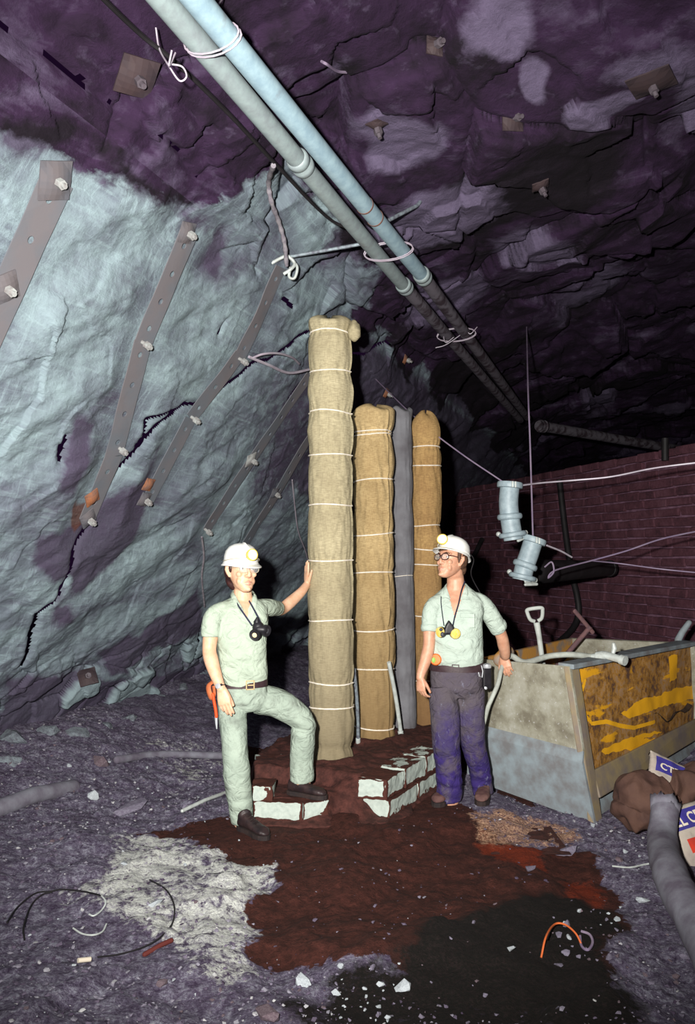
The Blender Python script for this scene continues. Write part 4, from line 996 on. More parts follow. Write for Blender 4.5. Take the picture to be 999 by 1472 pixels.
block(gxy(370, 1103, 0.20), gxy(408, 1101, 0.20), 0.13, 0.11, 0.2, 'white block half hidden between the legs of the left man', 4, (0.1, 0, .5, .7))
p_ = gxy(556, 1150, 0.125); q_ = gxy(514, 1147, 0.125)
block(q_, (p_[0] - .004, p_[1]), 0.125, 0.125, 0.2, 'white corner block, top course, left face of the pad corner', 5, (0.1, .3, 0, .85))
d_ = V((G(628, 1122).x - c_.x, G(628, 1122).y - c_.y, 0)); Ld = d_.length; d_.normalize()
def along(f0, f1, z0): return ((p_[0] + d_.x * f0 * Ld, p_[1] + d_.y * f0 * Ld), (p_[0] + d_.x * f1 * Ld, p_[1] + d_.y * f1 * Ld))
A_, B_ = along(0.0, .30, 0); block(A_, B_, 0.125, 0.125, 0.2, 'white corner block, top course, right face of the pad corner', 6, (0.2, 0, .3, .85))
A_, B_ = along(.34, .72, 0); block(A_, B_, 0.125, 0.13, 0.2, 'middle white block, top course, on the right side of the pad', 7, (0.1, .1, 0, .6))
A_, B_ = along(.76, 1.12, 0); block(A_, B_, 0.125, 0.13, 0.2, 'farthest white block, top course, beside the jeans', 8, (0.3, 0, .4, .6))
A_, B_ = along(.02, .52, 0); A_ = (A_[0] + .01, A_[1] - .02); B_ = (B_[0] + .01, B_[1] - .02)
block(A_, B_, 0.0, 0.118, 0.2, 'long white block, bottom course, at the pad corner', 9, (0.5, .1, .1, .9))
A_, B_ = along(.56, 1.08, 0); A_ = (A_[0] + .01, A_[1] - .02); B_ = (B_[0] + .01, B_[1] - .02)
block(A_, B_, 0.0, 0.118, 0.2, 'white block, bottom course, nearest the jeans', 10, (0.5, .1, .3, .9))

# ------------------------------------------------------------------ hanging pipe fittings, their wires, and what hangs on the bulkhead
def fitting(label, pts, r, Y, rings, latch_side):
    P = [Q(x, y, Y) for x, y in pts]; root = thing('pipe_fitting', label, 'pipe fitting', P[-1], 'short zinc pipes hanging before the bulkhead')
    mb = MB()
    rr = [r] * len(P); mb.tube(catmull(P, 5), r, 32); 
    mb.build('body', M['fitting'], root)
    d0 = (P[0] - P[1]).normalized(); mb = MB()
    mb.lathe(P[0] - d0 * 0.03, d0, [(r * .97, 0), (r * 1.30, .004), (r * 1.34, .02), (r * 1.34, .04), (r * 1.28, .052), (r * .8, .055), (r * .78, .0)], 32)
    f = mb.build('top_clamp', M['fitting'], root)
    for sg in (-1, 1):
        s = d0.cross(V((0, 1, 0))).normalized(); mb = MB(); c = P[0] - d0 * 0.005 + V((0, -r * 1.36, 0)) + s * (0.012 * sg - .01); mb.box(c, (0.014, 0.03, 0.05), None); mb.build('clamp_lug', M['zinc'], f)
    for (k, open_) in rings:
        i = int(k); fr = k - i; c = P[i].lerp(P[min(i + 1, len(P) - 1)], fr); d = (P[min(i + 1, len(P) - 1)] - P[max(min(i, len(P) - 2), 0)]).normalized()
        s = V((0, 1, 0)).cross(d).normalized(); u = d.cross(s)
        mb = MB()
        if not open_:
            mb.lathe(c - d * 0.028, d, [(r * .98, 0), (r * 1.22, .006), (r * 1.30, .02), (r * 1.30, .036), (r * 1.22, .05), (r * .98, .056)], 32); mb.build('ring', M['fitting'], root)
        else:
            a0, a1 = (-0.35, math.pi + 0.3) if latch_side > 0 else (-0.2, math.pi + 0.4)
            arc = [c + s * (-latch_side) * (-r * 1.28 * math.cos(a0 + (a1 - a0) * j / 22)) - u * (r * 1.28 * math.sin(a0 + (a1 - a0) * j / 22)) * 1.0 for j in range(23)]
            arc = [c + (s * math.cos(w_) * latch_side + V((0, -1, 0)) * math.sin(w_)) * (r * 1.26) for w_ in [a0 + (a1 - a0) * j / 22 for j in range(23)]]
            mb.tube(arc, 0.022, 10, rb=0.016, rnd=True); cl = mb.build('half_clamp', M['fitting'], root)
            mb = MB(); e = arc[-1]; mb.tube([e + d * 0.0 - s * latch_side * .03, e + d * 0.03 + s * latch_side * .07 + V((0, -.04, 0))], 0.02, 8, rb=0.012, rnd=True); mb.tube([e - s * latch_side * .04 + d * .035, e + s * latch_side * .06 + d * .06 + V((0, -.03, 0))], 0.014, 8, rnd=True); mb.build('latch', M['zinc'], cl)
            mb = MB(); mb.ell(arc[0] + s * latch_side * 0.015 - d * .02, (.022, .022, .022)); mb.build('hinge', M['zinc'], cl)
    return P
YF = 6.9
FA = fitting('upper of the two zinc pipe fittings hanging before the bulkhead', [(733, 697), (731, 722), (733, 745), (738, 776)], 0.083, YF, [(1.9, False), (2.75, True)], 1)
FB = fitting('lower, tilted zinc pipe fitting hanging under the first', [(767, 776), (760, 798), (754, 815), (750, 834)], 0.083, YF + .05, [(1.85, False), (2.75, True)], 1)
wire('hanging_wire', [hit(757, 470, (1,))[0], Q(759, 560, YF + .4), Q(762, 640, YF + .15), Q(766, 770, YF + .05)], 0.0075, 'dimwire', 'long plumb wire from the roof down to the lower zinc fitting')
wire('hanging_wire', [hit(540, 545, (0, 1))[0], Q(600, 603, 7.3), Q(660, 650, 7.0), Q(722, 692, YF)], 0.0065, 'dimwire', 'taut wire running from the rock behind the columns to the upper fitting')
wire('hanging_wire', [Q(748, 698, YF - .03), Q(780, 694, YF + .1), Q(830, 690, YF + .1), Q(880, 685, YF), Q(940, 673, YF - .2), Q(1010, 664, YF - .4)], 0.0075, 'wire', 'pale wire running right from the upper fitting across the bulkhead')
wire('hanging_wire', [Q(786, 784, YF), Q(806, 792, YF + .1), Q(822, 801, YF + .2)], 0.008, 'wire', 'short pale wire end pointing right from the lower fitting')
wire('hanging_wire', [Q(783, 815, YF + .02), Q(793, 808, YF - .04), Q(796, 822, YF - .05), Q(788, 831, YF - .02), Q(798, 820, YF), Q(850, 806, YF + .2), Q(900, 792, YF + .1), Q(950, 775, YF - .1), Q(1010, 762, YF - .4)], 0.007, 'dimwire', 'looped wire from the lower fitting, curving up to the right edge')
wire('hanging_wire', [Q(850, 806, YF + .21), Q(890, 810, YF + .3), Q(950, 818, YF + .1), Q(1010, 824, YF)], 0.006, 'dimwire', 'faint sagging wire below the curving one on the bulkhead')
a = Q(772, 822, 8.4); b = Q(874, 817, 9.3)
root = thing('shadow_shape', 'black round-ended shape standing in for a shadow on the bulkhead behind the lower fitting', 'pipe', a)  # cast shadow modelled as a solid black shape before the bulkhead
mb = MB(); mb.tube([a, b], [0.13, 0.088], 20, rnd=True); mb.build('pipe_or_shadow_length', M['black'], root)  # body of the modelled shadow, tapering to its rounded end
mb = MB(); mb.lathe(b, (b - a), [(.07, 0), (.096, .01), (.096, .05), (.07, .06)], 20); mb.build('shadow_end', M['black'], root)
HP = [bulk(804, 690, .12), bulk(812, 760, .12), bulk(821, 820, .14), bulk(830, 860, .14), bulk(831, 885, .14), bulk(822, 905, .14), bulk(800, 925, .14), bulk(770, 945, .15)]
mb = MB(); mb.tube(catmull(HP, 8), 0.042, 12); tag(mb.build('rubber_hose', M['black']), 'thick black hose hanging down the bulkhead behind the bin', 'hose')
mb = MB(); mb.tube(catmull([bulk(693, 775, .12), bulk(680, 800, .12), bulk(665, 812, .14), bulk(640, 850, .14)], 8), 0.04, 10); tag(mb.build('rubber_hose', M['black']), 'black hose on the bulkhead just above the white helmet on the right', 'hose')
mb = MB(); mb.tube([bulk(956, 630, .1), bulk(956, 662, .1)], 0.04, 10); tag(mb.build('rubber_hose', M['black']), 'short black hose end over the top of the bulkhead at the right', 'hose')

# ------------------------------------------------------------------ steel bin
N_t, L_t, F_t, R_t = V((1.52, 5.50, .95)), V((0.99, 6.22, .91)), V((2.12, 7.62, .93)), V((3.02, 6.98, .95))
N_b, L_b, R_b = V((1.665, 5.47, -.10)), V((0.93, 6.30, -.02)), V((3.17, 7.20, -.02)); F_b = V((2.20, 7.75, -.02))
bin_ = thing('steel_bin', 'big battered steel bin with scraped yellow side, half hidden behind the man in jeans', 'bin', (N_b + L_b + R_b + F_b) / 4)
def lerp(a, b, f): return a + (b - a) * f
def quad_slab(mb, a, b, c, d, th, out):  # slab on quad a,b,c,d, thickness th inward (opposite to out)
    n = (b - a).cross(d - a).normalized()
    if n.dot(out) < 0: n = -n
    mb.add([a, b, c, d, a - n * th, b - n * th, c - n * th, d - n * th], [(0, 1, 2, 3), (7, 6, 5, 4), (0, 4, 5, 1), (1, 5, 6, 2), (2, 6, 7, 3), (3, 7, 4, 0)]); return n
out_l = V((-.8, -.6, 0)); out_y = V((.7, -.7, 0))
# end face (towards the man): pale upper plate, sloping ledge, grey skirt
Lc, Nc = lerp(L_b, L_t, .40), lerp(N_b, N_t, .385)
nl = out_l.normalized()
mb = MB(); quad_slab(mb, lerp(L_b, L_t, .47) , lerp(N_b, N_t, .46), N_t, L_t, .02, out_l); mb.build('end_plate', M['bin_pale'], bin_, smooth=False)
mb = MB(); ins = nl * .05
quad_slab(mb, L_b, N_b, Nc + ins * .6, Lc + ins * .6, .02, out_l)
quad_slab(mb, Lc + ins * .6, Nc + ins * .6, lerp(N_b, N_t, .46), lerp(L_b, L_t, .47), .015, out_l + V((0, 0, 1)))
tag(mb.build('skirt', M['bin_grey'], bin_, smooth=False), 'bare grey lower skirt')
# yellow long side: panel set back between post, top flange and bottom band
oy = out_y.normalized(); bb = .17; tb = .93
Pn = lambda f, g: lerp(lerp(N_b, R_b, f), lerp(N_t, R_t, f), g)
mb = MB(); quad_slab(mb, Pn(.06, bb) - oy * .05, Pn(1.0, bb) - oy * .05, Pn(1.0, .97) - oy * .03, Pn(.06, .97) - oy * .03, .015, oy)
me = mb.mesh(); bm = bmesh.new(); bm.from_mesh(me); bmesh.ops.subdivide_edges(bm, edges=bm.edges[:], cuts=110, use_grid_fill=True); bm.to_mesh(me); bm.free()
co = coords(me)
ry = (R_b - N_b).normalized()
def on_panel(px, py):
    r = ray(px, py); c = V((0, 0, HCAM)); n = (Pn(1, .2) - Pn(.06, .2)).cross(Pn(.06, .97) - Pn(.06, .2)); t = (Pn(.06, .5) - oy * .04 - c).dot(n) / r.dot(n); p = c + r * t; return (ry.dot(p), p.z)
pu, pz = co @ np.array(ry), co[:, 2]
STROKE = [[(888, 1026), (905, 1010), (940, 996), (999, 978), (1030, 970), (1030, 1000), (999, 1004), (960, 1010), (932, 1020), (905, 1031)],
          [(864, 1082), (880, 1069), (915, 1056), (948, 1052), (925, 1064), (968, 1060), (966, 1076), (930, 1085), (900, 1078), (872, 1086)],
          [(945, 1100), (975, 1080), (990, 1085), (975, 1100)], [(945, 940), (955, 938), (962, 975), (950, 978)], [(1000, 1010), (1030, 1000), (1030, 1040), (1005, 1060)]]
paint = np.zeros(len(co))
for p_ in STROKE: paint = np.maximum(paint, sstep(-.02, .02, sdf_poly(pu + .015 * fbm(co * 9, 3, 415), pz + .015 * fbm(co * 9, 3, 416), [on_panel(*q) for q in p_])))
LN = [on_panel(*q) for q in [(838, 978), (833, 1000), (838, 1025), (850, 1040), (870, 1037), (890, 1043), (910, 1046), (936, 1037)]]
paint = np.maximum(paint, sstep(.022, .008, seg_dist(pu, pz, LN)))
at = me.attributes.new('paint', 'FLOAT', 'POINT'); at.data.foreach_set('value', paint.astype(np.float32))
set_coords(me, co + np.array(oy)[None, :] * (0.018 * fbm(co * 2.2, 3, 400))[:, None]); tag(link('side_panel', me, M['bin_yellow'], bin_, mods=None), 'scraped yellow panel')
mb = MB(); quad_slab(mb, Pn(0, .0), Pn(.055, 0), Pn(.06, 1), Pn(0, 1), .05, oy); mb.build('corner_post', M['bin_pale_y'], bin_, smooth=False, mods=[bevel(.01)])
mb = MB(); quad_slab(mb, Pn(.02, 0.01) - oy * .03, Pn(1, 0.01) - oy * .03, Pn(1, bb) - oy * .10, Pn(.02, bb) - oy * .10, .02, oy); mb.build('base_band', M['bin_grey'], bin_, smooth=False)
mb = MB(); quad_slab(mb, Pn(.05, bb - .03) + oy * .015, Pn(1, bb - .03) + oy * .015, Pn(1, bb + .14) - oy * .01, Pn(.05, bb + .14) - oy * .01, .03, oy); mb.build('bottom_rail', M['bin_pale_y'], bin_, smooth=False, mods=[bevel(.008)])
mb = MB(); fl_in = (F_t - R_t).normalized()
quad_slab(mb, N_t + V((0, 0, .015)) + oy * .03, R_t + V((0, 0, .015)) + oy * .03, R_t + V((0, 0, .02)) + fl_in * .13, N_t + V((0, 0, .02)) + (L_t - N_t).normalized() * .10 + (R_t - N_t).normalized() * .0, .035, V((0, 0, 1)))
tag(mb.build('top_flange', M['bin_grey'], bin_, smooth=False, mods=[bevel(.006)]), 'wide grey top flange')
# far sides seen from inside
mb = MB(); quad_slab(mb, L_b, F_b, F_t, L_t, .025, V((-1, .6, 0))); mb.build('far_side', M['bin_in'], bin_, smooth=False)
mb = MB(); quad_slab(mb, R_b, F_b, F_t, R_t, .025, V((.6, 1, 0))); mb.build('far_end', M['bin_pale'], bin_, smooth=False)
# inner face of the near plates
zf = .42
mb = MB(); zq = lambda p: V((p.x, p.y, zf)); q4 = [zq(lerp(a, b, .02)) for a, b in ((N_t, F_t), (L_t, R_t), (F_t, N_t), (R_t, L_t))]
q4 = [q4[0], q4[1], q4[2], q4[3]]
nx = 24; vs = []
for i in range(nx + 1):
    for j in range(nx + 1):
        p = lerp(lerp(q4[0], q4[1], i / nx), lerp(q4[3], q4[2], i / nx), j / nx); vs.append(p + V((0, 0, .12 * float(fbm(np.array([[p.x * 3, p.y * 3, 0]]), 3, 410)[0]))))
mb.add(vs, [(i * (nx + 1) + j, (i + 1) * (nx + 1) + j, (i + 1) * (nx + 1) + j + 1, i * (nx + 1) + j + 1) for i in range(nx) for j in range(nx)])
tag(mb.build('spoil', M['bin_dirt']), 'dark spoil filling the bottom of the steel bin', 'spoil', None, 'stuff')
# rolled end of the rim beside the hand and the far pin
mb = MB(); mb.tube([lerp(L_t, N_t, .32) + V((-.02, 0, .01)), lerp(L_t, N_t, .32) + V((.05, .10, .05))], 0.055, 14, rnd=True); mb.build('lifting_eye', M['bin_in'], bin_)
a = R_t + V((-.12, .06, .02)); mb = MB(); mb.tube([a, a + V((.04, 0, .07)), a + V((.10, .0, .15))], [.03, .028, .024], 12, rnd=True); mb.build('hook', M['bin_grey'], bin_)

# D-handled shovel standing in the bin
S0 = Q(783, 975, 6.5); S1 = Q(775, 915, 6.5); S2 = Q(771, 893, 6.5)
sh = thing('shovel', 'grey D-handled shovel standing in the bin', 'shovel', S0 - (S1 - S0) * 1.0)
ds = (S2 - S0).normalized()
mb = MB(); mb.tube([S0 - ds * .40, S0, S1, S2 - ds * .01], [.021, .021, .021, .026], 14); mb.build('shaft', M['shovelgrey'], sh)
sx = ds.cross(V((0, 1, 0))).normalized()
mb = MB(); w = .062; Dl = [S2 + sx * .012, S2 + sx * w * .75 + ds * .02, S2 + sx * w + ds * .075, S2 + sx * w * .95 + ds * .10, S2 + ds * .105, S2 - sx * w * .95 + ds * .10, S2 - sx * w + ds * .075, S2 - sx * w * .75 + ds * .02, S2 - sx * .012]
mb.tube(catmull(Dl, 5), .0155, 10, rb=.012); mb.build('d_handle', M['shovelgrey'], sh)
mb = MB(); bl_c = S0 - ds * .42
mb.prism([bl_c + sx * .10, bl_c - sx * .10, bl_c - sx * .11 - ds * .2, bl_c - ds * .28, bl_c + sx * .11 - ds * .2], V((0, .012, 0))); mb.build('blade', M['bin_grey'], sh, smooth=False)
# rusty bent bar in the bin
B0, B1, B2 = Q(828, 925, 7.2), Q(847, 903, 7.15), Q(826, 878, 7.1)
bar = thing('pick', 'rusty pick with crossed head standing in the bin', 'pick', B0)
mb = MB(); mb.tube([B0 + (B0 - B1) * 2.5, B0, B1 + (B1 - B0) * .1], .022, 10); mb.build('handle', M['purplerust'], bar)
mb = MB(); mb.tube(catmull([B1 + (B1 - B2) * .25, B1, lerp(B1, B2, .5) + V((0, 0, .0)), B2], 5), .02, 10, rb=.014, rnd=True); mb.build('head', M['purplerust'], bar)
# hose over the rim, valve and nozzle resting on the flange
rimp = lerp(N_t, L_t, .63)
HZ = [G(684, 1068, .22) + V((0, 0, .1)), Q(692, 1048, 5.72), Q(702, 1015, 5.78), Q(715, 985, 5.80), rimp + nl * .05 + V((0, 0, -.02)), rimp + V((.03, .03, .035)), Q(755, 952, 6.0), Q(790, 943, 6.1), Q(822, 941, 6.05), Q(848, 944, 5.9), Q(856, 945, 5.86)]
ho = thing('hose', 'grey hose running over the bin rim under the hand to a valve', 'hose', HZ[-1])
mb = MB(); mb.tube(catmull(HZ, 7), [.016 if i < 30 else .022 for i in range(len(catmull(HZ, 7)))], 14); mb.build('hose_length', M['hose'], ho)
v0, v1, v2 = Q(852, 945, 5.88), Q(872, 942, 5.8), Q(899, 950, 5.68); dv = (v2 - v0).normalized()
mb = MB(); mb.tube([v0, lerp(v0, v1, .3), lerp(v0, v1, .35), lerp(v0, v1, .8), v1, lerp(v1, v2, .75), lerp(v1, v2, .76), v2], [.026, .028, .036, .036, .028, .028, .036, .036], 14); mb.build('valve', M['zinc'], ho)
mb = MB(); mb.tube([Q(880, 943, 5.78), Q(883, 932, 5.78), Q(882, 926, 5.78)], [.012, .020, .014], 10, rnd=True); mb.build('valve_tap', M['zinc'], ho)

# ------------------------------------------------------------------ sacks, fallen pipe
def sack_surface(o, ex, ey, L, Wd, H, seed, bend=0.0):
    def f(u, v):      # u, v in 0..1 arrays -> points on the top skin
        x = (u - .5) * L; y = (v - .5) * Wd
        e = np.clip(1 - np.abs(u * 2 - 1) ** 3.5, 0, 1) ** .5 * np.clip(1 - np.abs(v * 2 - 1) ** 3, 0, 1) ** .5
        P = np.stack([u * L * 6, v * Wd * 6, np.full_like(u, seed)], axis=1)
        z = H * e * (1 + .25 * fbm(P * .6, 2, seed)) + .014 * np.abs(fbm(P * 1.3, 3, seed + 3)) * e + bend * (u - .5) ** 2
        return np.array(o)[None, :] + np.array(ex)[None, :] * x[:, None] + np.array(ey)[None, :] * y[:, None] + np.array(V(ex).cross(V(ey)))[None, :] * z[:, None]
    return f
def sack(name, label, f, mat, nu=60, nv=44, thick=.06):
    u, v = np.meshgrid(np.linspace(0, 1, nu), np.linspace(0, 1, nv), indexing='ij'); P = f(u.ravel(), v.ravel()); 
    root = thing(name, label, 'sack', tuple(P.mean(axis=0) - np.array([0, 0, .05])))
    me = grid_mesh('paper', P, nu, nv); link('paper', me, M[mat], root, mods=[solid(thick, -1), ])
    return root
def print_patch(f, u0, u1, v0, v1, mat, root, name, off=.004):
    n1, n2 = 40, 14; u, v = np.meshgrid(np.linspace(u0, u1, n1), np.linspace(v0, v1, n2), indexing='ij'); P = f(u.ravel(), v.ravel())
    e = 1e-3; du = f(u.ravel() + e, v.ravel()) - P; dv = f(u.ravel(), v.ravel() + e) - P; nn = np.cross(du, dv); nn /= np.linalg.norm(nn, axis=1)[:, None] + 1e-12
    return link(name, grid_mesh(name, P + nn * off, n1, n2), M[mat], root)
def print_text(f, txt, u0, v0, du_per, root, mat='letter', off=.008, up=1):
    cu = bpy.data.curves.new('t', 'FONT'); cu.body = txt; cu.size = 1.0; cu.resolution_u = 3; cu.offset = 0.02
    o = bpy.data.objects.new('t', cu); COL.objects.link(o); dg = bpy.context.evaluated_depsgraph_get(); dg.update()
    me = bpy.data.meshes.new_from_object(o.evaluated_get(dg)); bpy.data.objects.remove(o)
    bm = bmesh.new(); bm.from_mesh(me)
    bmesh.ops.triangulate(bm, faces=bm.faces[:])
    for _ in range(2): bmesh.ops.subdivide_edges(bm, edges=[e for e in bm.edges if e.calc_length() > .15], cuts=1)
    bm.to_mesh(me); bm.free(); co = coords(me)
    u = u0 + co[:, 0] * du_per[0]; v = v0 + co[:, 1] * du_per[1]
    P = f(u, v); e = 1e-3; a = f(u + e, v) - P; b = f(u, v + e) - P; nn = np.cross(a, b); nn /= np.linalg.norm(nn, axis=1)[:, None] + 1e-12
    set_coords(me, P + nn * off); return link('lettering', me, M[mat], root)
# flat white cement sack with the blue printed band, lying against the fallen pipe
o1 = Q(1020, 1196, 4.9); ex = V((.93, .20, .18)).normalized(); ey = V((-.12, .55, .80)); ey = (ey - ex * ey.dot(ex)).normalized()
f1 = sack_surface(o1, ex, ey, .60, .38, .07, 3)
s1 = sack('cement_sack', 'printed white sack with blue band lettered in cream, right of the fallen pipe', f1, 'white_sack')
print_patch(f1, .05, .97, .60, .90, 'blueprint', s1, 'blue_band'); print_text(f1, 'EL CEMENT', .13, .655, (.115, .25), s1)
print_patch(f1, .16, .97, .26, .46, 'redprint', s1, 'red_band'); print_text(f1, 'MI', .40, .28, (.2, .2), s1, 'sack')
# second, crumpled sack up against the bin
o2 = Q(978, 1124, 5.3); ex2 = V((.80, .15, -.42)).normalized(); ey2 = V((.35, .55, .80)); ey2 = (ey2 - ex2 * ey2.dot(ex2)).normalized()
f2 = sack_surface(o2, ex2, ey2, .50, .22, .05, 9)
s2 = sack('cement_sack', 'crumpled white sack with blue corner print against the foot of the yellow bin', f2, 'white_sack', thick=.04)
print_patch(f2, .06, .55, .40, .86, 'blueprint', s2, 'blue_band'); print_text(f2, 'CTP', .10, .50, (.16, .26), s2)
# brown paper sack
mb = MB(); bc = Q(930, 1150, 5.25)
mb.ell(bc, (.20, .16, .155), Matrix.Rotation(.5, 3, 'Y'), 40, 28); mb.ell(bc + V((.26, .06, .07)), (.30, .15, .13), Matrix.Rotation(-.25, 3, 'Y'), 30, 20); mb.ell(bc + V((-.05, -.02, -.07)), (.17, .13, .10), None, 24, 16); me = remesh(mb, .009, 4)
co = coords(me); no = normals(me); cz = 1 - 2 * np.abs(vnoise(co * [7, 7, 9] + 1.2 * vnoise(co * 3, 79)[:, None], 77)); cz2 = 1 - 2 * np.abs(vnoise(co * [16, 16, 12], 78)); set_coords(me, co + no * (0.030 * cz + 0.012 * cz2)[:, None]); 
tag(link('paper_sack', me, M['sack']), 'crumpled brown paper sack slumped at the foot of the yellow bin', 'sack')
# fallen grey pipe
A0 = G(1000, 1325, .06); A1 = G(965, 1260, .09); A2 = Q(953, 1210, 4.62); A3 = Q(956, 1160, 4.82)
mb = MB(); pts = catmull([A0 - (A1 - A0) * 1.3, A0, A1, A2, A3], 8); k = len(pts)
rr = [.098 - .020 * i / k for i in range(k)]; rings = []
fp = thing('fallen_pipe', 'thick dusty grey pipe lying on the ground at the right edge, torn end up', 'pipe', A0)
mb.tube(pts, rr, 28); me = mb.mesh(); co = coords(me); no = normals(me); set_coords(me, co + no * (.006 * fbm(co * 9, 3, 51))[:, None]); link('pipe_or_shadow_length', me, M['dustypipe'], fp)
mb = MB(); t = (pts[-1] - pts[-2]).normalized(); s_ = t.orthogonal().normalized(); u_ = t.cross(s_); r_ = random.Random(4); ring = []; ring2 = []
for j in range(28):
    a = 2 * math.pi * j / 28; q = s_ * math.cos(a) + u_ * math.sin(a); ring.append(pts[-1] - t * .03 + q * .080); ring2.append(pts[-1] + t * (.01 + .05 * r_.random()) + q * (.083 + .012 * r_.random()))
mb.loft([ring, ring2], cap=False); mb.build('torn_lip', M['dustypipe'], fp, mods=[solid(.008)])

# ------------------------------------------------------------------ the two men
def frame(a): return V((math.cos(a), math.sin(a), 0)), V((math.sin(a), -math.cos(a), 0)), V((0, 0, 1))
def ering(c, S, Fv, hw, hd, n=32, e=0.86):
    out = []
    for j in range(n):
        a = 2 * math.pi * j / n; x, y = math.cos(a), math.sin(a)
        out.append(c + S * (hw * math.copysign(abs(x) ** e, x)) + Fv * (hd * math.copysign(abs(y) ** e, y)))
    return out
def smooth_rings(spec, S, Fv, k=4, scale=1.0, add=0.0):
    cs = catmull([s[0] for s in spec], k); hw = catmull([V((s[1], s[2], 0)) for s in spec], k)
    return [ering(c, S, Fv, h.x * scale + add, h.y * scale + add) for c, h in zip(cs, hw)]
def limb(mb, spec, scale=1.0, add=0.0, rnd=True, k=5, n=20):
    P = catmull([s[0] for s in spec], k); R = catmull([V((s[1], 0, 0)) for s in spec], k)
    mb.tube(P, [max(.004, r.x * scale + add) for r in R], n, rnd=rnd)
def hand(mb, w, X, Z, Y, curls, spread=1.0, thumb=(.55, .75, -.25), sc=1.0, thumb_curl=0.4):
    """w wrist, X towards the fingers, Z out of the back of the hand, Y towards the thumb"""
    X = X.normalized(); Z = (Z - X * Z.dot(X)).normalized(); Y2 = X.cross(Z); Y = Y2 if Y2.dot(Y) > 0 else -Y2
    L = lambda x, y, z: w + (X * x + Y * y + Z * z) * sc
    rings = []
    for x, yc, hw, hd in ((-.03, 0, .026, .021), (0, 0, .027, .019), (.025, .002, .034, .017), (.055, .001, .040, .015), (.082, 0, .041, .0125), (.092, 0, .037, .010)):
        rings.append(ering(L(x, yc, 0), Y * sc, Z * sc, hw, hd, 20, .9))
    mb.loft(rings)
    for (bx, by, ln, r, k) in ((.084, .029, .072, .0088, 0), (.089, .0095, .080, .0090, 1), (.086, -.010, .074, .0086, 2), (.079, -.0285, .058, .0076, 3)):
        a = 0.0; p = V((bx - .02, by, 0)); pts = [p.copy()]; p = V((bx, by, 0)); pts.append(p.copy())
        for seg, fr in enumerate((.45, .31, .24)):
            a += curls[k][seg] if isinstance(curls[k], tuple) else curls[k] * (1.0, 1.1, .7)[seg]
            d = V((math.cos(a), (by * 2.2 * spread) * math.cos(a), -math.sin(a))).normalized(); p = p + d * (ln * fr); pts.append(p.copy())
        mb.tube([L(*q) for q in pts], [r * sc * f for f in (1.0, 1.08, 1.0, .95, .84)], 10, rnd=True)
    t = V(thumb).normalized(); b = V((.018, .020, -.004)); p1 = b + t * .040; t2 = (t + V((thumb_curl, -.35 * thumb_curl, -.3 * thumb_curl))).normalized(); p2 = p1 + t2 * .032; p3_ = p2 + t2 * .024
    mb.tube([L(*q) for q in (b - t * .01, b + t * .015, p1, p2, p3_)], [.015 * sc, .0145 * sc, .0115 * sc, .0105 * sc, .0085 * sc], 12, rnd=True)
def head_geo(mb, H, jaw=1.0):
    T = lambda x, y, z: H @ V((x, y, z))
    prof_ = [(-.116, .018, .080, .045), (-.108, .030, .092, .025), (-.092, .043 * jaw, .096, -.005), (-.070, .054 * jaw, .094, -.035), (-.045, .061 * jaw, .091, -.060), (-.015, .067, .088, -.080), (.012, .070, .084, -.090),
             (.035, .0735, .091, -.096), (.065, .0755, .090, -.099), (.09, .068, .075, -.090), (.108, .050, .050, -.068), (.118, .025, .015, -.030)]
    rings = []
    for z, w, f, b in prof_:
        rings.append([T(w * math.copysign(abs(math.cos(a)) ** .9, math.cos(a)), (f + b) / 2 + (f - b) / 2 * math.copysign(abs(math.sin(a)) ** .9, math.sin(a)), z) for a in [2 * math.pi * j / 32 for j in range(32)]])
    mb.loft(rings)
    mb.tube([T(0, .080, .030), T(0, .094, .008), T(0, .107, -.012), T(0, .106, -.026), T(0, .090, -.032)], [.008, .010, .0125, .0135, .010], 12, rnd=True)
    for s in (-1, 1):
        mb.ell(T(.013 * s, .094, -.027), (.009, .011, .008)); mb.tube([T(.010 * s, .089, .034), T(.032 * s, .087, .038), T(.052 * s, .074, .034)], [.009, .010, .008], 10, rnd=True)
        mb.ell(T(.044 * s, .068, -.018), (.020, .018, .018)); mb.ell(T(.040 * s, .062, -.055), (.018, .022, .025))
        mb.tube([T(.070 * s, -.004, -.028), T(.080 * s, -.008, -.012), T(.086 * s, -.016, .010), T(.086 * s, -.016, .026), T(.074 * s, -.006, .024)], [.009, .010, .011, .010, .007], 10, rnd=True)
        mb.ell(T(.075 * s, -.010, 0), (.008, .014, .026))
    mb.ell(T(0, .090, -.100), (.022, .014, .014))
    mb.tube([T(-.020, .090, -.062), T(0, .099, -.060), T(.020, .090, -.062)], [.005, .008, .005], 10, rnd=True)
    mb.tube([T(-.018, .089, -.073), T(0, .098, -.075), T(.018, .089, -.073)], [.005, .0085, .005], 10, rnd=True)
def head_frame(c, yaw, pitch, roll=0.0, sc=1.0):
    S, Fv, U = frame(yaw); F2 = Fv * math.cos(pitch) + U * math.sin(pitch); U2 = U * math.cos(pitch) - Fv * math.sin(pitch)
    S2 = S * math.cos(roll) + U2 * math.sin(roll); U3 = U2 * math.cos(roll) - S * math.sin(roll)
    m = Matrix((S2, F2, U3)).transposed().to_4x4() @ Matrix.Scale(sc, 4); m.translation = c; return m
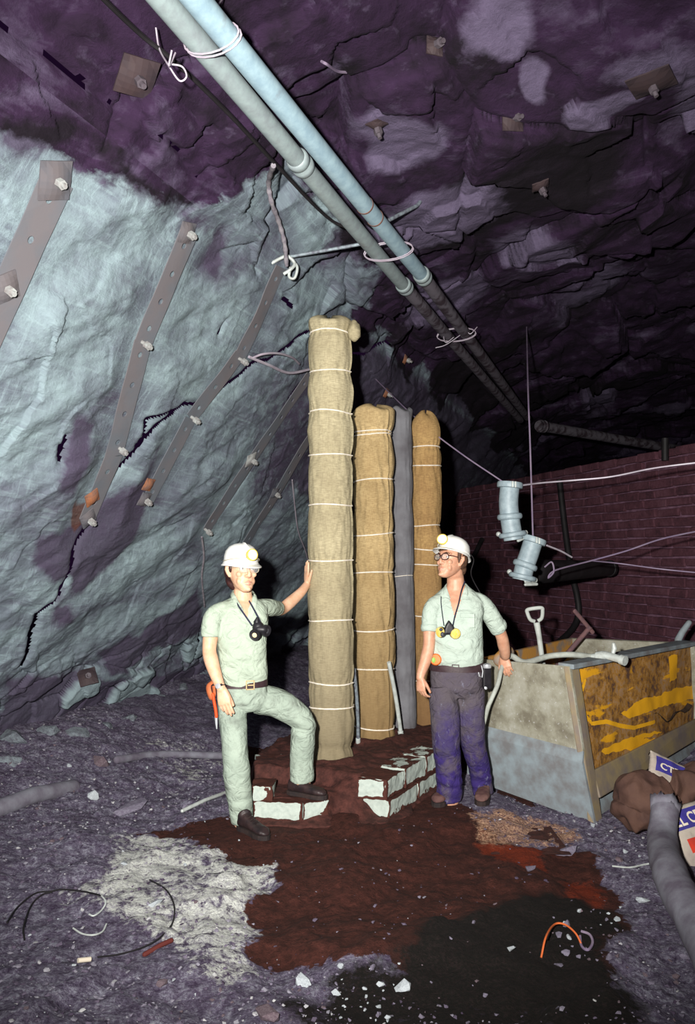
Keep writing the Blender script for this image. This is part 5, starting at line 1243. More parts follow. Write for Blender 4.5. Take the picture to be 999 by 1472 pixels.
def face_parts(H, root, hair, lipmat='lips'):
    T = lambda x, y, z: H @ V((x, y, z)); R3 = H.to_3x3()
    for s in (-1, 1):
        mb = MB(); mb.ell(T(.032 * s, .0765, .014), (.0125, .011, .0085), R3, 14, 8); e = mb.build('eye', M['eye'], root)
        mb = MB(); mb.ell(T(.032 * s, .0865, .014), (.0055, .0025, .006), R3, 10, 6); mb.build('iris', M['iris'], e)
        mb = MB(); mb.tube([T(.014 * s, .097, .034), T(.034 * s, .096, .041), T(.054 * s, .082, .034)], [.003, .004, .0025], 8, rnd=True); mb.build('eyebrow', M[hair], root)
    mb = MB(); mb.tube([T(-.019, .0935, -.063), T(-.006, .1045, -.060), T(0, .1050, -.0615), T(.006, .1045, -.060), T(.019, .0935, -.063)], [.002, .0042, .0038, .0042, .002], 8, rnd=True)
    mb.tube([T(-.017, .0925, -.073), T(0, .1035, -.075), T(.017, .0925, -.073)], [.002, .0048, .002], 8, rnd=True); mb.build('lips', M[lipmat], root)
def hard_hat(H, root, tilt=0.0, lamp_dir=(0, 1, .05), band=None, cable=None, up=.040):
    K = H @ Matrix.Translation((0, -.005, up)) @ Matrix.Rotation(tilt, 4, 'X')
    T = lambda x, y, z: K @ V((x, y, z)); n = 44
    spec = [(.100, .108, .120, .012), (.104, .150, .128, -.006), (.110, .162, .136, -.010), (.109, .160, .136, -.004), (.098, .130, .124, .006), (.096, .112, .120, .018), (.095, .110, .119, .045), (.088, .100, .109, .075), (.070, .077, .086, .100), (.042, .046, .052, .116), (.012, .014, .016, .121)]
    rings = []
    for hw, f, b, z in spec:
        ring = []
        for j in range(n):
            a = 2 * math.pi * j / n; x, y = math.cos(a), math.sin(a); yy = (f if y > 0 else b) * y
            w = hw * (1 - .10 * max(0, y)); droop = -.012 * max(0, y) ** 2 * (1 if z < .01 else 0)
            ridge = .007 * math.exp(-(x / .16) ** 2) * (1 if z > .05 else 0)
            ring.append(T(w * x, yy, z + droop + ridge))
        rings.append(ring)
    mb = MB(); mb.loft(rings, cap=True); hat = mb.build('hard_hat', M['hat'], root)
    mb = MB(); k = [T(.0975 * math.cos(a), (.118 if math.sin(a) > 0 else .123) * math.sin(a), .020 + .018 * max(0, math.sin(a))) for a in [2 * math.pi * j / 40 for j in range(40)]]
    mb.tube(k, .0032, 6, close=True); mb.build('hat_band', M[band] if band else M['frameA'], hat)
    c = T(0, .118, .052); d = (K.to_3x3() @ V(lamp_dir)).normalized()
    mb = MB(); mb.lathe(c, d, [(.020, -.012), (.034, .0), (.037, .012), (.038, .030), (.033, .034), (.032, .026)], 28); lamp = mb.build('cap_lamp', M['lampring'], hat)
    mb = MB(); mb.lathe(c, d, [(.033, .024), (.0325, .029), (.024, .033), (.010, .035)], 28); tag(mb.build('lamp_lens', M['lamplens'], hat), 'cream lamp lens')
    if cable:
        mb = MB(); mb.tube(catmull([T(.04, -.10, .05), T(.05, -.15, .02)] + cable, 6), .004, 6); mb.build('lamp_cable', M['black'], hat)
    return hat
def glasses(H, root, mat, r=.0225, thick=.0026):
    T = lambda x, y, z: H @ V((x, y, z)); mb = MB(); ln = MB()
    for s in (-1, 1):
        ring = []
        for j in range(24):
            a = 2 * math.pi * j / 24; x = .033 * s + r * 1.15 * math.copysign(abs(math.cos(a)) ** .8, math.cos(a)); z = .012 + r * .86 * math.copysign(abs(math.sin(a)) ** .8, math.sin(a)); ring.append(T(x, .108 - .22 * abs(x) ** 1.2, z))
        mb.tube(ring, thick, 8, close=True); ln.add(ring, [tuple(range(24))])
        mb.tube([T(.060 * s, .096, .020), T(.076 * s, .070, .020), T(.080 * s, .0, .016), T(.078 * s, -.02, .008)], [thick, thick, thick * .9, thick * .8], 8)
    mb.tube([T(-.011, .106, .018), T(0, .110, .020), T(.011, .106, .018)], thick, 8)
    g = mb.build('spectacles', M[mat], root); ln.build('lens', M['glass'], g, mods=[solid(.001, 0)])
def boot(root, heel, d, zg, mat, sc=1.0, ank=None):
    d = V((d[0], d[1], 0)).normalized(); s = V((-d.y, d.x, 0)); h = V((heel.x, heel.y, zg))
    T = lambda x, y, z: h + (d * x + s * y) * sc + V((0, 0, z * sc))
    mb = MB(); rings = []
    for x, w, z0, z1 in ((-.012, .018, .03, .07), (.0, .032, .022, .10), (.03, .038, .022, .115), (.08, .038, .022, .115), (.12, .039, .022, .092), (.16, .044, .022, .078), (.21, .048, .022, .070), (.245, .043, .022, .064), (.268, .028, .024, .050), (.277, .012, .028, .040)):
        rings.append([T(x, w * math.copysign(abs(math.cos(a)) ** .8, math.cos(a)), (z0 + z1) / 2 + (z1 - z0) / 2 * math.copysign(abs(math.sin(a)) ** .85, math.sin(a))) for a in [2 * math.pi * j / 20 for j in range(20)]])
    mb.loft(rings)
    top = ank if ank else T(.05, 0, .20)
    mb.tube([T(.045, 0, .05), T(.045, 0, .10), top], [.040 * sc, .044 * sc, .046 * sc], 16)
    me = remesh(mb, .006, 2); co = coords(me); no = normals(me); set_coords(me, co + no * (.0025 * fbm(co * 26, 3, 9))[:, None]); b = link('boot', me, M[mat], root)
    mb = MB(); ol = []
    for x, w in ((-.016, .012), (-.010, .028), (.02, .038), (.08, .036), (.13, .038), (.19, .048), (.24, .046), (.272, .028), (.284, .008)): ol.append((x, w))
    poly = [T(x, w, 0) for x, w in ol] + [T(x, -w, 0) for x, w in reversed(ol)]
    mb.prism(poly, V((0, 0, .028 * sc))); mb.build('sole', M['sole'], b, smooth=False)
    lc = MB()
    for i in range(4):
        x = .085 + .022 * i; z = .118 - .011 * i; lc.tube([T(x, -.024, z - .008), T(x + .004, 0, z + .001), T(x, .024, z - .008)], .0026, 6)
    lc.build('laces', M['sole'], b)
def cloth_mesh(mb, vox, seed, amp=.006, it=3, freq=8.0, stretch=(1, 1, 1), zones=()):
    me = remesh(mb, vox, it); co = coords(me); no = normals(me)
    P = co * np.array(stretch) * freq; P = P + 0.6 * np.stack([fbm(P * .5, 2, seed + 1), fbm(P * .5, 2, seed + 2), fbm(P * .5, 2, seed + 3)], axis=1)
    rd = 1 - 2 * np.abs(vnoise(P, seed)); d = amp * (0.7 * rd + 0.5 * vnoise(P * .45, seed + 7))
    for (c, rad, a, f, dirv) in zones:       # creases gathered around a joint
        r = co - np.array(c)[None, :]; w = np.exp(-(np.linalg.norm(r, axis=1) / rad) ** 2); ph = r @ np.array(dirv)
        d = d + a * w * np.sin(ph * f + 2.5 * vnoise(co * 7, seed + 21))
    set_coords(me, co + no * d[:, None]); return me
def cut_vneck(me, base, S, Fv, depth, half, top=.10):
    bm = bmesh.new(); bm.from_mesh(me); kill = []
    for f in bm.faces:
        c = f.calc_center_median() - base; x, y, z = c.dot(S), c.dot(Fv), c.z
        if y > -.015 and -depth < z < top and abs(x) < half * min(1.15, (z + depth) / (depth * .95)): kill.append(f)
    bmesh.ops.delete(bm, geom=kill, context='FACES'); bm.to_mesh(me); bm.free(); return me
def collar(base, S, Fv, pts, mat, root, ra=.024, rb=.005):
    L = lambda p: base + S * p[0] + Fv * p[1] + V((0, 0, p[2]))
    half = [L(p) for p in pts]; path = half + [L((-p[0], p[1], p[2])) for p in reversed(pts[:-1])] if abs(pts[-1][0]) < 1e-6 else half + [L((-p[0], p[1], p[2])) for p in reversed(pts)]
    P = catmull(path, 6); n = len(P); mb = MB(); rings = []
    for i in range(n):
        t = (P[min(i + 1, n - 1)] - P[max(i - 1, 0)]).normalized(); out = (P[i] - base); out.z = 0; out.normalize()
        A = (V((0, 0, 1)) * .75 - out * .55); A = (A - t * A.dot(t)).normalized(); B = t.cross(A)
        w = ra * (0.75 + 0.45 * math.exp(-((min(i, n - 1 - i) - 5) / 4.0) ** 2))
        rings.append([P[i] + A * (w * math.cos(2 * math.pi * j / 12)) + B * (rb * math.sin(2 * math.pi * j / 12)) for j in range(12)])
    mb.loft(rings); mb.build('collar', M[mat], root)
def belt(c, S, Fv, hw, hd, h, root, mat, tiltv=V((0, 0, 0))):
    n = 56; o1, o2, i1, i2 = [], [], [], []
    def rg(z, g): return [p + V((0, 0, z)) + tiltv * ((p - c).dot(S) / hw) for p in ering(c, S, Fv, hw + g, hd + g, n)]
    mb = MB(); mb.loft([rg(-h / 2, 0), rg(-h / 2, .006), rg(h / 2, .006), rg(h / 2, 0)], cap=False, close=True); return mb.build('belt', M[mat], root)

# ---- man on the left: sage shirt and trousers, one boot up on the step
def man_left():
    aC = math.radians(18); S, Fv, U = frame(aC); skin = 'skinA'
    zg = fz1(-0.62, 5.06)
    root = thing('person', 'man in sage green shirt and trousers, boot up on the step, hand on tall column', 'person', (-0.65, 5.10, zg))
    torso = [(Q(350, 988, 5.14), .140, .100), (Q(350, 968, 5.13), .150, .112), (Q(348, 940, 5.12), .148, .116), (Q(347, 915, 5.12), .156, .120), (Q(347, 893, 5.14), .166, .116), (Q(347, 876, 5.16), .160, .100), (Q(347.5, 868, 5.175), .140, .086), (Q(348, 862, 5.185), .100, .070), (Q(349, 857, 5.19), .066, .058), (Q(349, 853, 5.19), .052, .050)]
    neckb = Q(349, 858, 5.18); Hc = Q(347, 821.5, 5.13); H = head_frame(Hc, math.radians(32), math.radians(2), math.radians(-2), 1.13)
    armR = [(Q(316, 880, 5.08), .044), (Q(305, 905, 5.04), .050), (Q(301, 933, 5.02), .044), (Q(304, 950, 4.99), .045), (Q(311, 972, 4.95), .037), (Q(318, 990, 4.92), .0275)]
    cc = V((X_(477, Y_1), Y_1, 0)); dn = V((-.91, -.42, 0)).normalized(); palm = V((cc.x, cc.y, Q(446, 838, 5.8).z)) + dn * .185
    wristL = palm + V((-.012, -.012, -.012)); armL = [(Q(382, 874, 5.27), .044), (Q(394, 874, 5.44), .047), (Q(404, 876, 5.60), .042), (Q(417, 866, 5.68), .042), (Q(433, 851, 5.76), .034), (wristL, .027)]
    legR = [(Q(334, 1008, 5.13), .090), (Q(336, 1050, 5.08), .083), (Q(339, 1098, 5.05), .080), (Q(343, 1138, 5.09), .077), (Q(347.5, 1180, 5.12), .069)]
    legL = [(Q(368, 1004, 5.19), .094), (Q(402, 1012, 5.22), .090), (Q(434, 1035, 5.25), .077), (Q(435.5, 1058, 5.27), .077), (Q(434, 1090, 5.30), .079), (Q(434, 1122, 5.31), .078)]
    body = MB(); head_geo(body, H)
    limb(body, [(Hc + V((0, .02, -.07)), .056), (Hc.lerp(neckb, .6) + V((0, .02, 0)), .055), (neckb + V((0, 0, -.03)), .066)])
    body.loft(smooth_rings(torso[1:], S, Fv, 4, .92)); limb(body, armR); limb(body, armL)
    for lg in (legR, legL): limb(body, [(lg[0][0] + V((0, .02, 0)), lg[0][1] * .72)] + lg[1:], .78)
    hand(body, armR[-1][0], V((.26, -.10, -1)), V((-.25, -1, .1)), V((1, 0, 0)), (.20, .24, .28, .32), .45, (.93, .30, -.22), 1.06)
    hand(body, wristL, V((-.02, .06, 1)), dn, V((.4, -.9, 0)), (.02, .02, .03, .04), 1.0, (.80, .62, -.05), 1.0, .15)
    me = remesh(body, .0045, 2); link('body', me, M[skin], root)
    face_parts(H, root, 'hairA')
    # shirt
    sh = MB(); sh.loft(smooth_rings(torso, S, Fv, 4, 1.0, .006))
    limb(sh, [(Q(334, 874, 5.13), .050), (Q(318, 879, 5.08), .058), (Q(308, 886, 5.05), .060), (Q(304, 899, 5.035), .061), (Q(303, 915, 5.03), .061)], rnd=False)
    limb(sh, [(Q(364, 874, 5.19), .050), (Q(377, 873, 5.24), .055), (Q(387, 873.5, 5.33), .057), (Q(393, 874, 5.42), .056), (Q(399, 875, 5.50), .055)], rnd=False)
    me = cloth_mesh(sh, .007, 31, .005, 7, 7.0, (1, 1, .7), [(Q(335, 965, 5.0), .11, .006, 60, (.5, 0, .9)), (Q(378, 890, 5.1), .06, .005, 80, (.7, .2, .7)), (Q(352, 950, 5.0), .10, .005, 55, (-.3, 0, .95))])
    me = cut_vneck(me, neckb, S, Fv, .125, .052); link('shirt', me, M['shirtA'], root)
    collar(neckb, S, Fv, [(-.006, .126, -.135), (-.036, .116, -.075), (-.066, .075, -.010), (-.072, .010, .022), (-.046, -.050, .040), (0, -.068, .044)], 'shirtA', root, .021)
    # trousers
    tr = MB(); pel = [(Q(350, 982, 5.14), .142, .102), (Q(350, 995, 5.14), .150, .108), (Q(352, 1008, 5.14), .140, .100), (Q(352, 1020, 5.14), .095, .075)]
    tr.loft(smooth_rings(pel, S, Fv, 4)); limb(tr, legR, rnd=False); limb(tr, legL, rnd=False)
    me = cloth_mesh(tr, .007, 47, .006, 6, 7.0, (1, 1, .8), [(Q(434, 1040, 5.2), .09, .007, 70, (.4, .1, .9)), (Q(358, 1025, 5.03), .09, .006, 65, (-.5, 0, .85)), (Q(338, 1105, 5.0), .10, .006, 60, (.5, .1, .85)), (Q(346, 1160, 5.05), .08, .006, 70, (.3, .1, .95)), (Q(392, 1020, 5.13), .10, .005, 60, (.8, .2, .4))])
    link('trousers', me, M['trouserA'], root)
    for (px1, py1, px2, py2, z, ank) in ((346, 1192, 387, 1209, zg, Q(348, 1172, 5.10)), (417, 1141, 474, 1150, STEP_Z + .005, Q(434, 1116, 5.30))):
        a, b = G(px1, py1, z), G(px2, py2, z); boot(root, a, b - a, z, 'boot', .97, ank)
    bc = Q(350, 981, 5.14); bl = belt(bc, S, Fv, .148, .108, .045, root, 'leather')
    mb = MB(); c = bc + Fv * .120 + S * .02
    for p, sz in (((-.024, 0, 0), (.006, .008, .056)), ((.024, 0, 0), (.006, .008, .056)), ((0, 0, .026), (.052, .008, .006)), ((0, 0, -.026), (.052, .008, .006)), ((.004, .002, 0), (.040, .004, .006))):
        mb.box(c + S * p[0] + Fv * p[1] + V((0, 0, p[2])), sz, Matrix((S, Fv, U)).transposed())
    mb.build('buckle', M['brass'], bl, smooth=False)
    # watch
    wv = (armR[-1][0] - armR[-2][0]).normalized(); wc = armR[-1][0] - wv * .015; mb = MB(); mb.lathe(wc - wv * .008, wv, [(.028, 0), (.0325, .001), (.0325, .015), (.028, .016)], 24); wt = mb.build('wrist_watch', M['black'], root)
    fd = (V((-.25, -1, .1)) - wv * V((-.25, -1, .1)).dot(wv)).normalized(); mb = MB(); mb.lathe(wc + fd * .028, fd, [(.017, 0), (.017, .007), (.014, .009), (.002, .009)], 20); tag(mb.build('watch_face', M['chrome'], wt), 'pale watch face')
    hair = MB(); T = lambda x, y, z: H @ V((x, y, z))
    hair.ell(T(0, -.046, .012), (.084, .066, .085), H.to_3x3(), 24, 16); hair.ell(T(0, -.070, -.050), (.062, .042, .060), H.to_3x3(), 20, 14)
    for s in (-1, 1): hair.tube([T(.073 * s, .012, .05), T(.076 * s, .016, .012), T(.074 * s, .014, -.004)], [.012, .010, .006], 10, rnd=True)
    me = remesh(hair, .006, 2); co = coords(me); no = normals(me); set_coords(me, co + no * (.004 * fbm(co * [40, 40, 14], 3, 4))[:, None]); link('hair', me, M['hairA'], root)
    hard_hat(H, root, -.03, (.06, 1, .10)); glasses(H, root, 'frameA', .024, .0018)
    # respirator hanging on the chest
    rc = Q(372, 902, 4.985)
    rp = thing('respirator', 'black twin-filter respirator with cream filter face on the chest of the man at the column', 'respirator', rc)
    mb = MB(); mb.ell(rc + V((-.005, 0, 0)), (.036, .032, .040)); mb.tube([rc + V((-.012, 0, .035)), rc + V((-.010, .0, .055))], [.022, .010], 12, rnd=True); mb.tube([rc + V((0, -.01, -.01)), rc + V((.03, -.012, -.012))], [.028, .026], 14, rnd=True); mb.build('face_piece', M['mask'], rp)
    for c, d, mm in ((Q(366, 913, 4.955), V((-.25, -.93, -.18)), 'filtercream'), (Q(384, 907, 4.985), V((.80, -.50, -.1)), 'maskgrey')):
        d = d.normalized(); mb = MB(); mb.lathe(c - d * .03, d, [(.022, -.01), (.034, .0), (.037, .012), (.037, .028), (.034, .034), (.028, .032)], 24); f = mb.build('filter', M['mask'], rp)
        mb = MB(); mb.lathe(c + d * .0, d, [(.027, -.004), (.024, .001), (.006, .003)], 20); mb.build('filter_face', M[mm], f)
    for l in ([Q(340, 866, 5.08), Q(344, 873, 5.04), Q(353, 886, 5.0), Q(362, 899, 4.985)], [Q(358, 864, 5.09), Q(361, 869, 5.06), Q(369, 884, 5.01), Q(376, 898, 4.99)]):
        mb = MB(); mb.tube(catmull(l, 5), .0075, 8, rb=.003); mb.build('neck_strap', M['strapblue'], rp)
    # tool hanging at the hip
    t0 = Q(303, 985, 5.04)
    tl = thing('hand_tool', 'red-handled tool in a tan leather loop at the hip of the man at the column', 'tool', t0)
    mb = MB(); mb.tube(catmull([Q(306, 980, 5.06), Q(300, 986, 5.04), Q(301, 996, 5.03), Q(305, 1004, 5.03), Q(308, 998, 5.05), Q(307, 986, 5.06)], 6), .010, 8, rb=.022); mb.build('leather_loop', M['tan'], tl)
    mb = MB(); mb.tube(catmull([Q(306, 998, 5.02), Q(308, 1010, 5.02), Q(310, 1020, 5.02), Q(311, 1030, 5.02)], 4), [.010] * 13, 10, rnd=True); mb.build('tool_handle', M['redtool'], tl)
    mb = MB(); mb.tube([Q(310.5, 1029, 5.02), Q(311, 1040, 5.02), Q(311.5, 1048, 5.02)], [.009, .007, .003], 8, rb=[.004, .003, .002]); mb.build('tool_blade', M['chrome'], tl)
man_left()

# ---- man on the right: pale shirt, dusty jeans, hand on the bin rim
def man_right():
    aC = math.radians(-10); S, Fv, U = frame(aC); skin = 'skinB'
    zg = fz1(0.76, 5.66)
    root = thing('person', 'man in pale green shirt and dusty blue jeans, spectacles, hand on the bin rim', 'person', (0.78, 5.66, zg))
    torso = [(Q(656, 962, 5.66), .172, .118), (Q(656, 946, 5.65), .182, .134), (Q(655.5, 925, 5.64), .180, .136), (Q(655, 900, 5.64), .180, .132), (Q(655, 880, 5.65), .184, .126), (Q(655, 866, 5.66), .180, .108), (Q(655.5, 857, 5.675), .156, .090), (Q(656, 849, 5.685), .112, .074), (Q(656, 843, 5.69), .076, .062), (Q(656, 838, 5.69), .056, .054)]
    neckb = Q(655.5, 847, 5.685); Hc = Q(649.5, 807, 5.64); H = head_frame(Hc, math.radians(-50), math.radians(10), math.radians(3), 1.08)
    armR = [(Q(624, 872, 5.62), .044), (Q(618, 895, 5.59), .048), (Q(617, 924, 5.57), .042), (Q(613, 945, 5.55), .042), (Q(606, 966, 5.52), .032), (Q(604, 974, 5.51), .028)]
    rimw = rimp + nl * .045 + V((0, 0, .050)); armL = [(Q(692, 868, 5.67), .046), (Q(708, 888, 5.70), .050), (Q(720, 912, 5.75), .043), (Q(724, 928, 5.80), .043), (Q(726.5, 942, 5.86), .034), (rimw, .029)]
    legR = [(Q(637, 988, 5.63), .104), (Q(640, 1030, 5.60), .099), (Q(642, 1072, 5.58), .092), (Q(645, 1110, 5.60), .087), (Q(646.5, 1149, 5.62), .083)]
    legL = [(Q(675, 988, 5.66), .104), (Q(677, 1030, 5.66), .097), (Q(681, 1070, 5.68), .084), (Q(689, 1105, 5.74), .076), (Q(694, 1139, 5.77), .074)]
    body = MB(); head_geo(body, H, 1.03)
    limb(body, [(Hc + V((.02, .02, -.07)), .060), (Hc.lerp(neckb, .6) + V((.01, .02, 0)), .060), (neckb + V((0, 0, -.03)), .070)])
    body.loft(smooth_rings(torso[1:], S, Fv, 4, .92)); limb(body, armR); limb(body, armL)
    for lg in (legR, legL): limb(body, [(lg[0][0] + V((0, .02, 0)), lg[0][1] * .72)] + lg[1:], .78)
    hand(body, armR[-1][0], V((.05, -.10, -1)), V((-.75, -.65, 0)), V((.6, -.8, 0)), (.45, .55, .60, .65), .6, (.80, .35, -.45), 1.0, .5)
    hand(body, rimw, V((.16, -.34, -.92)), nl * .9 + V((.1, -.5, .35)), V((-1, .1, 0)), ((.45, .5, .3), (.45, .5, .3), (.48, .5, .3), (.5, .5, .3)), .5, (.75, .60, -.30), 1.05)
    link('body', remesh(body, .0045, 2), M[skin], root)
    face_parts(H, root, 'hairB')
    sh = MB(); sh.loft(smooth_rings(torso, S, Fv, 4, 1.0, .006))
    limb(sh, [(Q(640, 864, 5.66), .052), (Q(628, 868, 5.63), .058), (Q(621, 876, 5.605), .060), (Q(618, 890, 5.59), .058), (Q(618, 906, 5.575), .056)], rnd=False)
    limb(sh, [(Q(672, 863, 5.66), .052), (Q(685, 864, 5.665), .060), (Q(696, 871, 5.68), .064), (Q(707, 886, 5.705), .063), (Q(718, 906, 5.745), .060)], rnd=False)
    me = cloth_mesh(sh, .007, 61, .005, 7, 6.5, (1, 1, .7), [(Q(640, 930, 5.5), .12, .006, 55, (.4, 0, .9)), (Q(690, 885, 5.58), .07, .006, 75, (.8, 0, .6)), (Q(675, 935, 5.52), .10, .005, 55, (-.3, 0, .95)), (Q(708, 885, 5.65), .06, .004, 70, (.4, 0, .9))])
    me = cut_vneck(me, neckb, S, Fv, .190, .058); link('shirt', me, M['shirtB'], root)
    collar(neckb, S, Fv, [(-.006, .142, -.20), (-.034, .128, -.12), (-.070, .080, -.018), (-.076, .012, .020), (-.048, -.052, .040), (0, -.070, .044)], 'shirtB', root, .024)
    # chest pocket and rolled cuff
    mb = MB(); c = Q(672, 887, 5.507); R3 = Matrix((S, Fv, U)).transposed()
    for zz_, h_ in ((-.030, .085), (.012, .030)): mb.box(c + V((0, 0, zz_)) + Fv * (.006 if h_ < .05 else .002) + S * .0, (.10, .010, h_), R3)
    mb.build('chest_pocket', M['shirtB'], root, smooth=False, mods=[bevel(.004)])
    for arm_, c0, c1, rr in ((armL, Q(714.5, 898, 5.73), Q(719, 908, 5.75), .063), (armR, Q(617.8, 899, 5.58), Q(618, 908, 5.575), .059)):
        d = (c1 - c0).normalized(); mb = MB(); mb.lathe(c0 - d * .01, d, [(rr - .010, 0), (rr, .004), (rr + .003, .025), (rr, .048), (rr - .010, .052)], 28); me = mb.mesh(); co = coords(me); no = normals(me); set_coords(me, co + no * (.003 * fbm(co * 20, 2, 6))[:, None]); link('cuff', me, M['shirtB'], root)
    tr = MB(); pel = [(Q(656, 952, 5.66), .176, .122), (Q(656, 970, 5.65), .182, .128), (Q(656, 988, 5.645), .172, .118), (Q(657, 1002, 5.64), .11, .08)]
    tr.loft(smooth_rings(pel, S, Fv, 4)); limb(tr, legR, rnd=False); limb(tr, legL, rnd=False)
    me = cloth_mesh(tr, .007, 83, .007, 6, 6.5, (1, 1, .8), [(Q(657, 1000, 5.53), .10, .006, 60, (.3, 0, .9)), (Q(642, 1085, 5.5), .10, .007, 60, (.3, 0, .95)), (Q(646, 1130, 5.55), .09, .009, 75, (.15, 0, 1)), (Q(693, 1122, 5.7), .08, .008, 75, (.2, 0, 1)), (Q(682, 1075, 5.6), .08, .006, 60, (-.4, 0, .9))])
    link('jeans', me, M['jeansB'], root)
    for (px1, py1, px2, py2, ank) in ((650, 1144, 627, 1160, Q(646, 1138, 5.64)), (698, 1141, 690, 1163, Q(694, 1130, 5.78))):
        a, b = G(px1, py1, zg), G(px2, py2, zg); boot(root, a, b - a, zg, 'bootB', 1.08, ank)
    bc = Q(656, 957, 5.655); bl = belt(bc, S, Fv, .182, .128, .060, root, 'leather')
    mb = MB(); c = bc + Fv * .138 + S * (-.0)
    for p, sz in (((-.022, 0, 0), (.007, .008, .05)), ((.022, 0, 0), (.007, .008, .05)), ((0, 0, .024), (.05, .008, .007)), ((0, 0, -.024), (.05, .008, .007))): mb.box(c + S * p[0] + V((0, 0, p[2])), sz, R3)
    mb.build('buckle', M['leather'], bl, smooth=False)
    oc = Q(626.5, 948, 5.555); od = V((-.25, -.95, .1)).normalized(); mb = MB(); mb.lathe(oc - od * .02, od, [(.030, 0), (.040, .006), (.041, .030), (.034, .040), (.004, .042)], 28); tag(mb.build('belt_pouch', M['orange'], bl), 'round orange pouch')
    mb = MB(); mb.ell(oc + od * .021 + V((-.012, 0, -.004)), (.014, .005, .019)); mb.build('pouch_button', M['green'], bl)
    pc = Q(699, 972, 5.62); mb = MB(); mb.box(pc + V((0, 0, -.005)), (.066, .045, .165), Matrix.Rotation(.25, 3, 'Z')); tag(mb.build('lamp_battery', M['mask'], bl, smooth=False, mods=[bevel(.012, 3)]), 'black battery case')
    mb = MB(); mb.lathe(Q(700, 958, 5.60), V((0, 0, 1)), [(.028, -.01), (.031, 0), (.030, .014), (.012, .022)], 20); mb.lathe(Q(698, 989, 5.585), V((0, -1, 0)), [(.010, 0), (.010, .01), (.003, .012)], 12); tag(mb.build('battery_cap', M['chrome'], bl), 'bright metal cap')
    mb = MB(); mb.tube([Q(690, 955, 5.56), Q(687, 963, 5.55), Q(689, 972, 5.55), Q(693, 974, 5.56), Q(694, 965, 5.56), Q(692, 957, 5.56)], .0045, 8, close=True); mb.build('spring_clip', M['chrome'], bl)
    hair = MB(); T = lambda x, y, z: H @ V((x, y, z))
    hair.ell(T(0, -.046, .018), (.083, .064, .080), H.to_3x3(), 24, 16); hair.ell(T(0, -.074, -.040), (.060, .036, .050), H.to_3x3(), 20, 14)
    for s in (-1, 1): hair.tube([T(.072 * s, .016, .055), T(.077 * s, .016, .015), T(.075 * s, .014, -.014)], [.016, .013, .008], 10, rnd=True)
    hair.tube([T(-.045, .078, .062), T(-.01, .094, .060), T(.03, .088, .060)], [.008, .011, .007], 10, rnd=True)
    me = remesh(hair, .006, 2); co = coords(me); no = normals(me); set_coords(me, co + no * (.004 * fbm(co * [40, 40, 14], 3, 4))[:, None]); link('hair', me, M['hairB'], root)
    hard_hat(H, root, .20, (.55, .85, .0), 'hat', [Q(677, 822, 5.74), Q(680, 834, 5.78), Q(690, 852, 5.80)], up=.046); glasses(H, root, 'frameB', .024, .0032)
    rc = Q(645, 904, 5.475)
    rp = thing('respirator', 'black respirator with yellow filters on the chest of the man in jeans', 'respirator', rc)
    mb = MB(); mb.prism([rc + V(p) for p in ((-.040, 0, -.035), (.045, 0, -.035), (.030, 0, .020), (-.002, 0, .062), (-.028, 0, .022))], V((0, -.045, 0))); me = remesh(mb, .006, 5); link('face_piece', me, M['mask'], rp)
    for c, d, mm in ((Q(632, 909, 5.46), V((-.75, -.62, -.1)), 'filteryellow'), (Q(655, 911, 5.44), V((.30, -.93, -.1)), 'filteryellow')):
        d = d.normalized(); mb = MB(); mb.lathe(c - d * .035, d, [(.020, -.01), (.032, .0), (.036, .012), (.036, .030), (.033, .035), (.028, .033)], 24); f = mb.build('filter', M['mask'], rp)
        mb = MB(); mb.lathe(c, d, [(.036, -.012), (.037, -.006), (.034, .004), (.024, .007), (.006, .008)], 20); mb.build('filter_face', M[mm], f)
    mb = MB(); mb.ell(Q(636, 912, 5.43), (.014, .012, .018)); mb.ell(Q(634, 905, 5.43), (.012, .012, .012)); mb.build('valve_cover', M['maskgrey'], rp)
    for l in ([Q(668, 836, 5.64), Q(663, 850, 5.585), Q(659, 868, 5.53), Q(654, 885, 5.50), Q(651, 899, 5.475)], [Q(634, 858, 5.585), Q(634, 868, 5.55), Q(636, 885, 5.51), Q(638, 899, 5.48)]):
        mb = MB(); mb.tube(catmull(l, 5), .0085, 8, rb=.003); mb.build('neck_strap', M['strapblue'], rp)
man_right()

# ------------------------------------------------------------------ loose rock, rubbish and wire on the floor
def hull_rock(seed, flat=.7, n=14):
    r = random.Random(seed); bm = bmesh.new()
    for _ in range(n):
        a = r.uniform(0, 2 * math.pi); z = r.uniform(-1, 1); q = math.sqrt(1 - z * z) * r.uniform(.8, 1.05)
        bm.verts.new((q * math.cos(a), q * math.sin(a) * r.uniform(.7, 1), z * flat * r.uniform(.8, 1)))
    bmesh.ops.convex_hull(bm, input=bm.verts[:]); loose = [v for v in bm.verts if not v.link_faces]
    bmesh.ops.delete(bm, geom=loose, context='VERTS'); bmesh.ops.recalc_face_normals(bm, faces=bm.faces[:])
    me = bpy.data.meshes.new('rock'); bm.to_mesh(me); bm.free(); me.polygons.foreach_set('use_smooth', [False] * len(me.polygons)); return me
ROCKS = {m: [] for m in ('loose', 'palerock', 'brownrock', 'greyrock')}
for m in ROCKS:
    for k in range(6):
        me = hull_rock(k * 7 + len(m), .55 + .08 * k); me.materials.append(M[m]); ROCKS[m].append(me)
rr_ = random.Random(21)
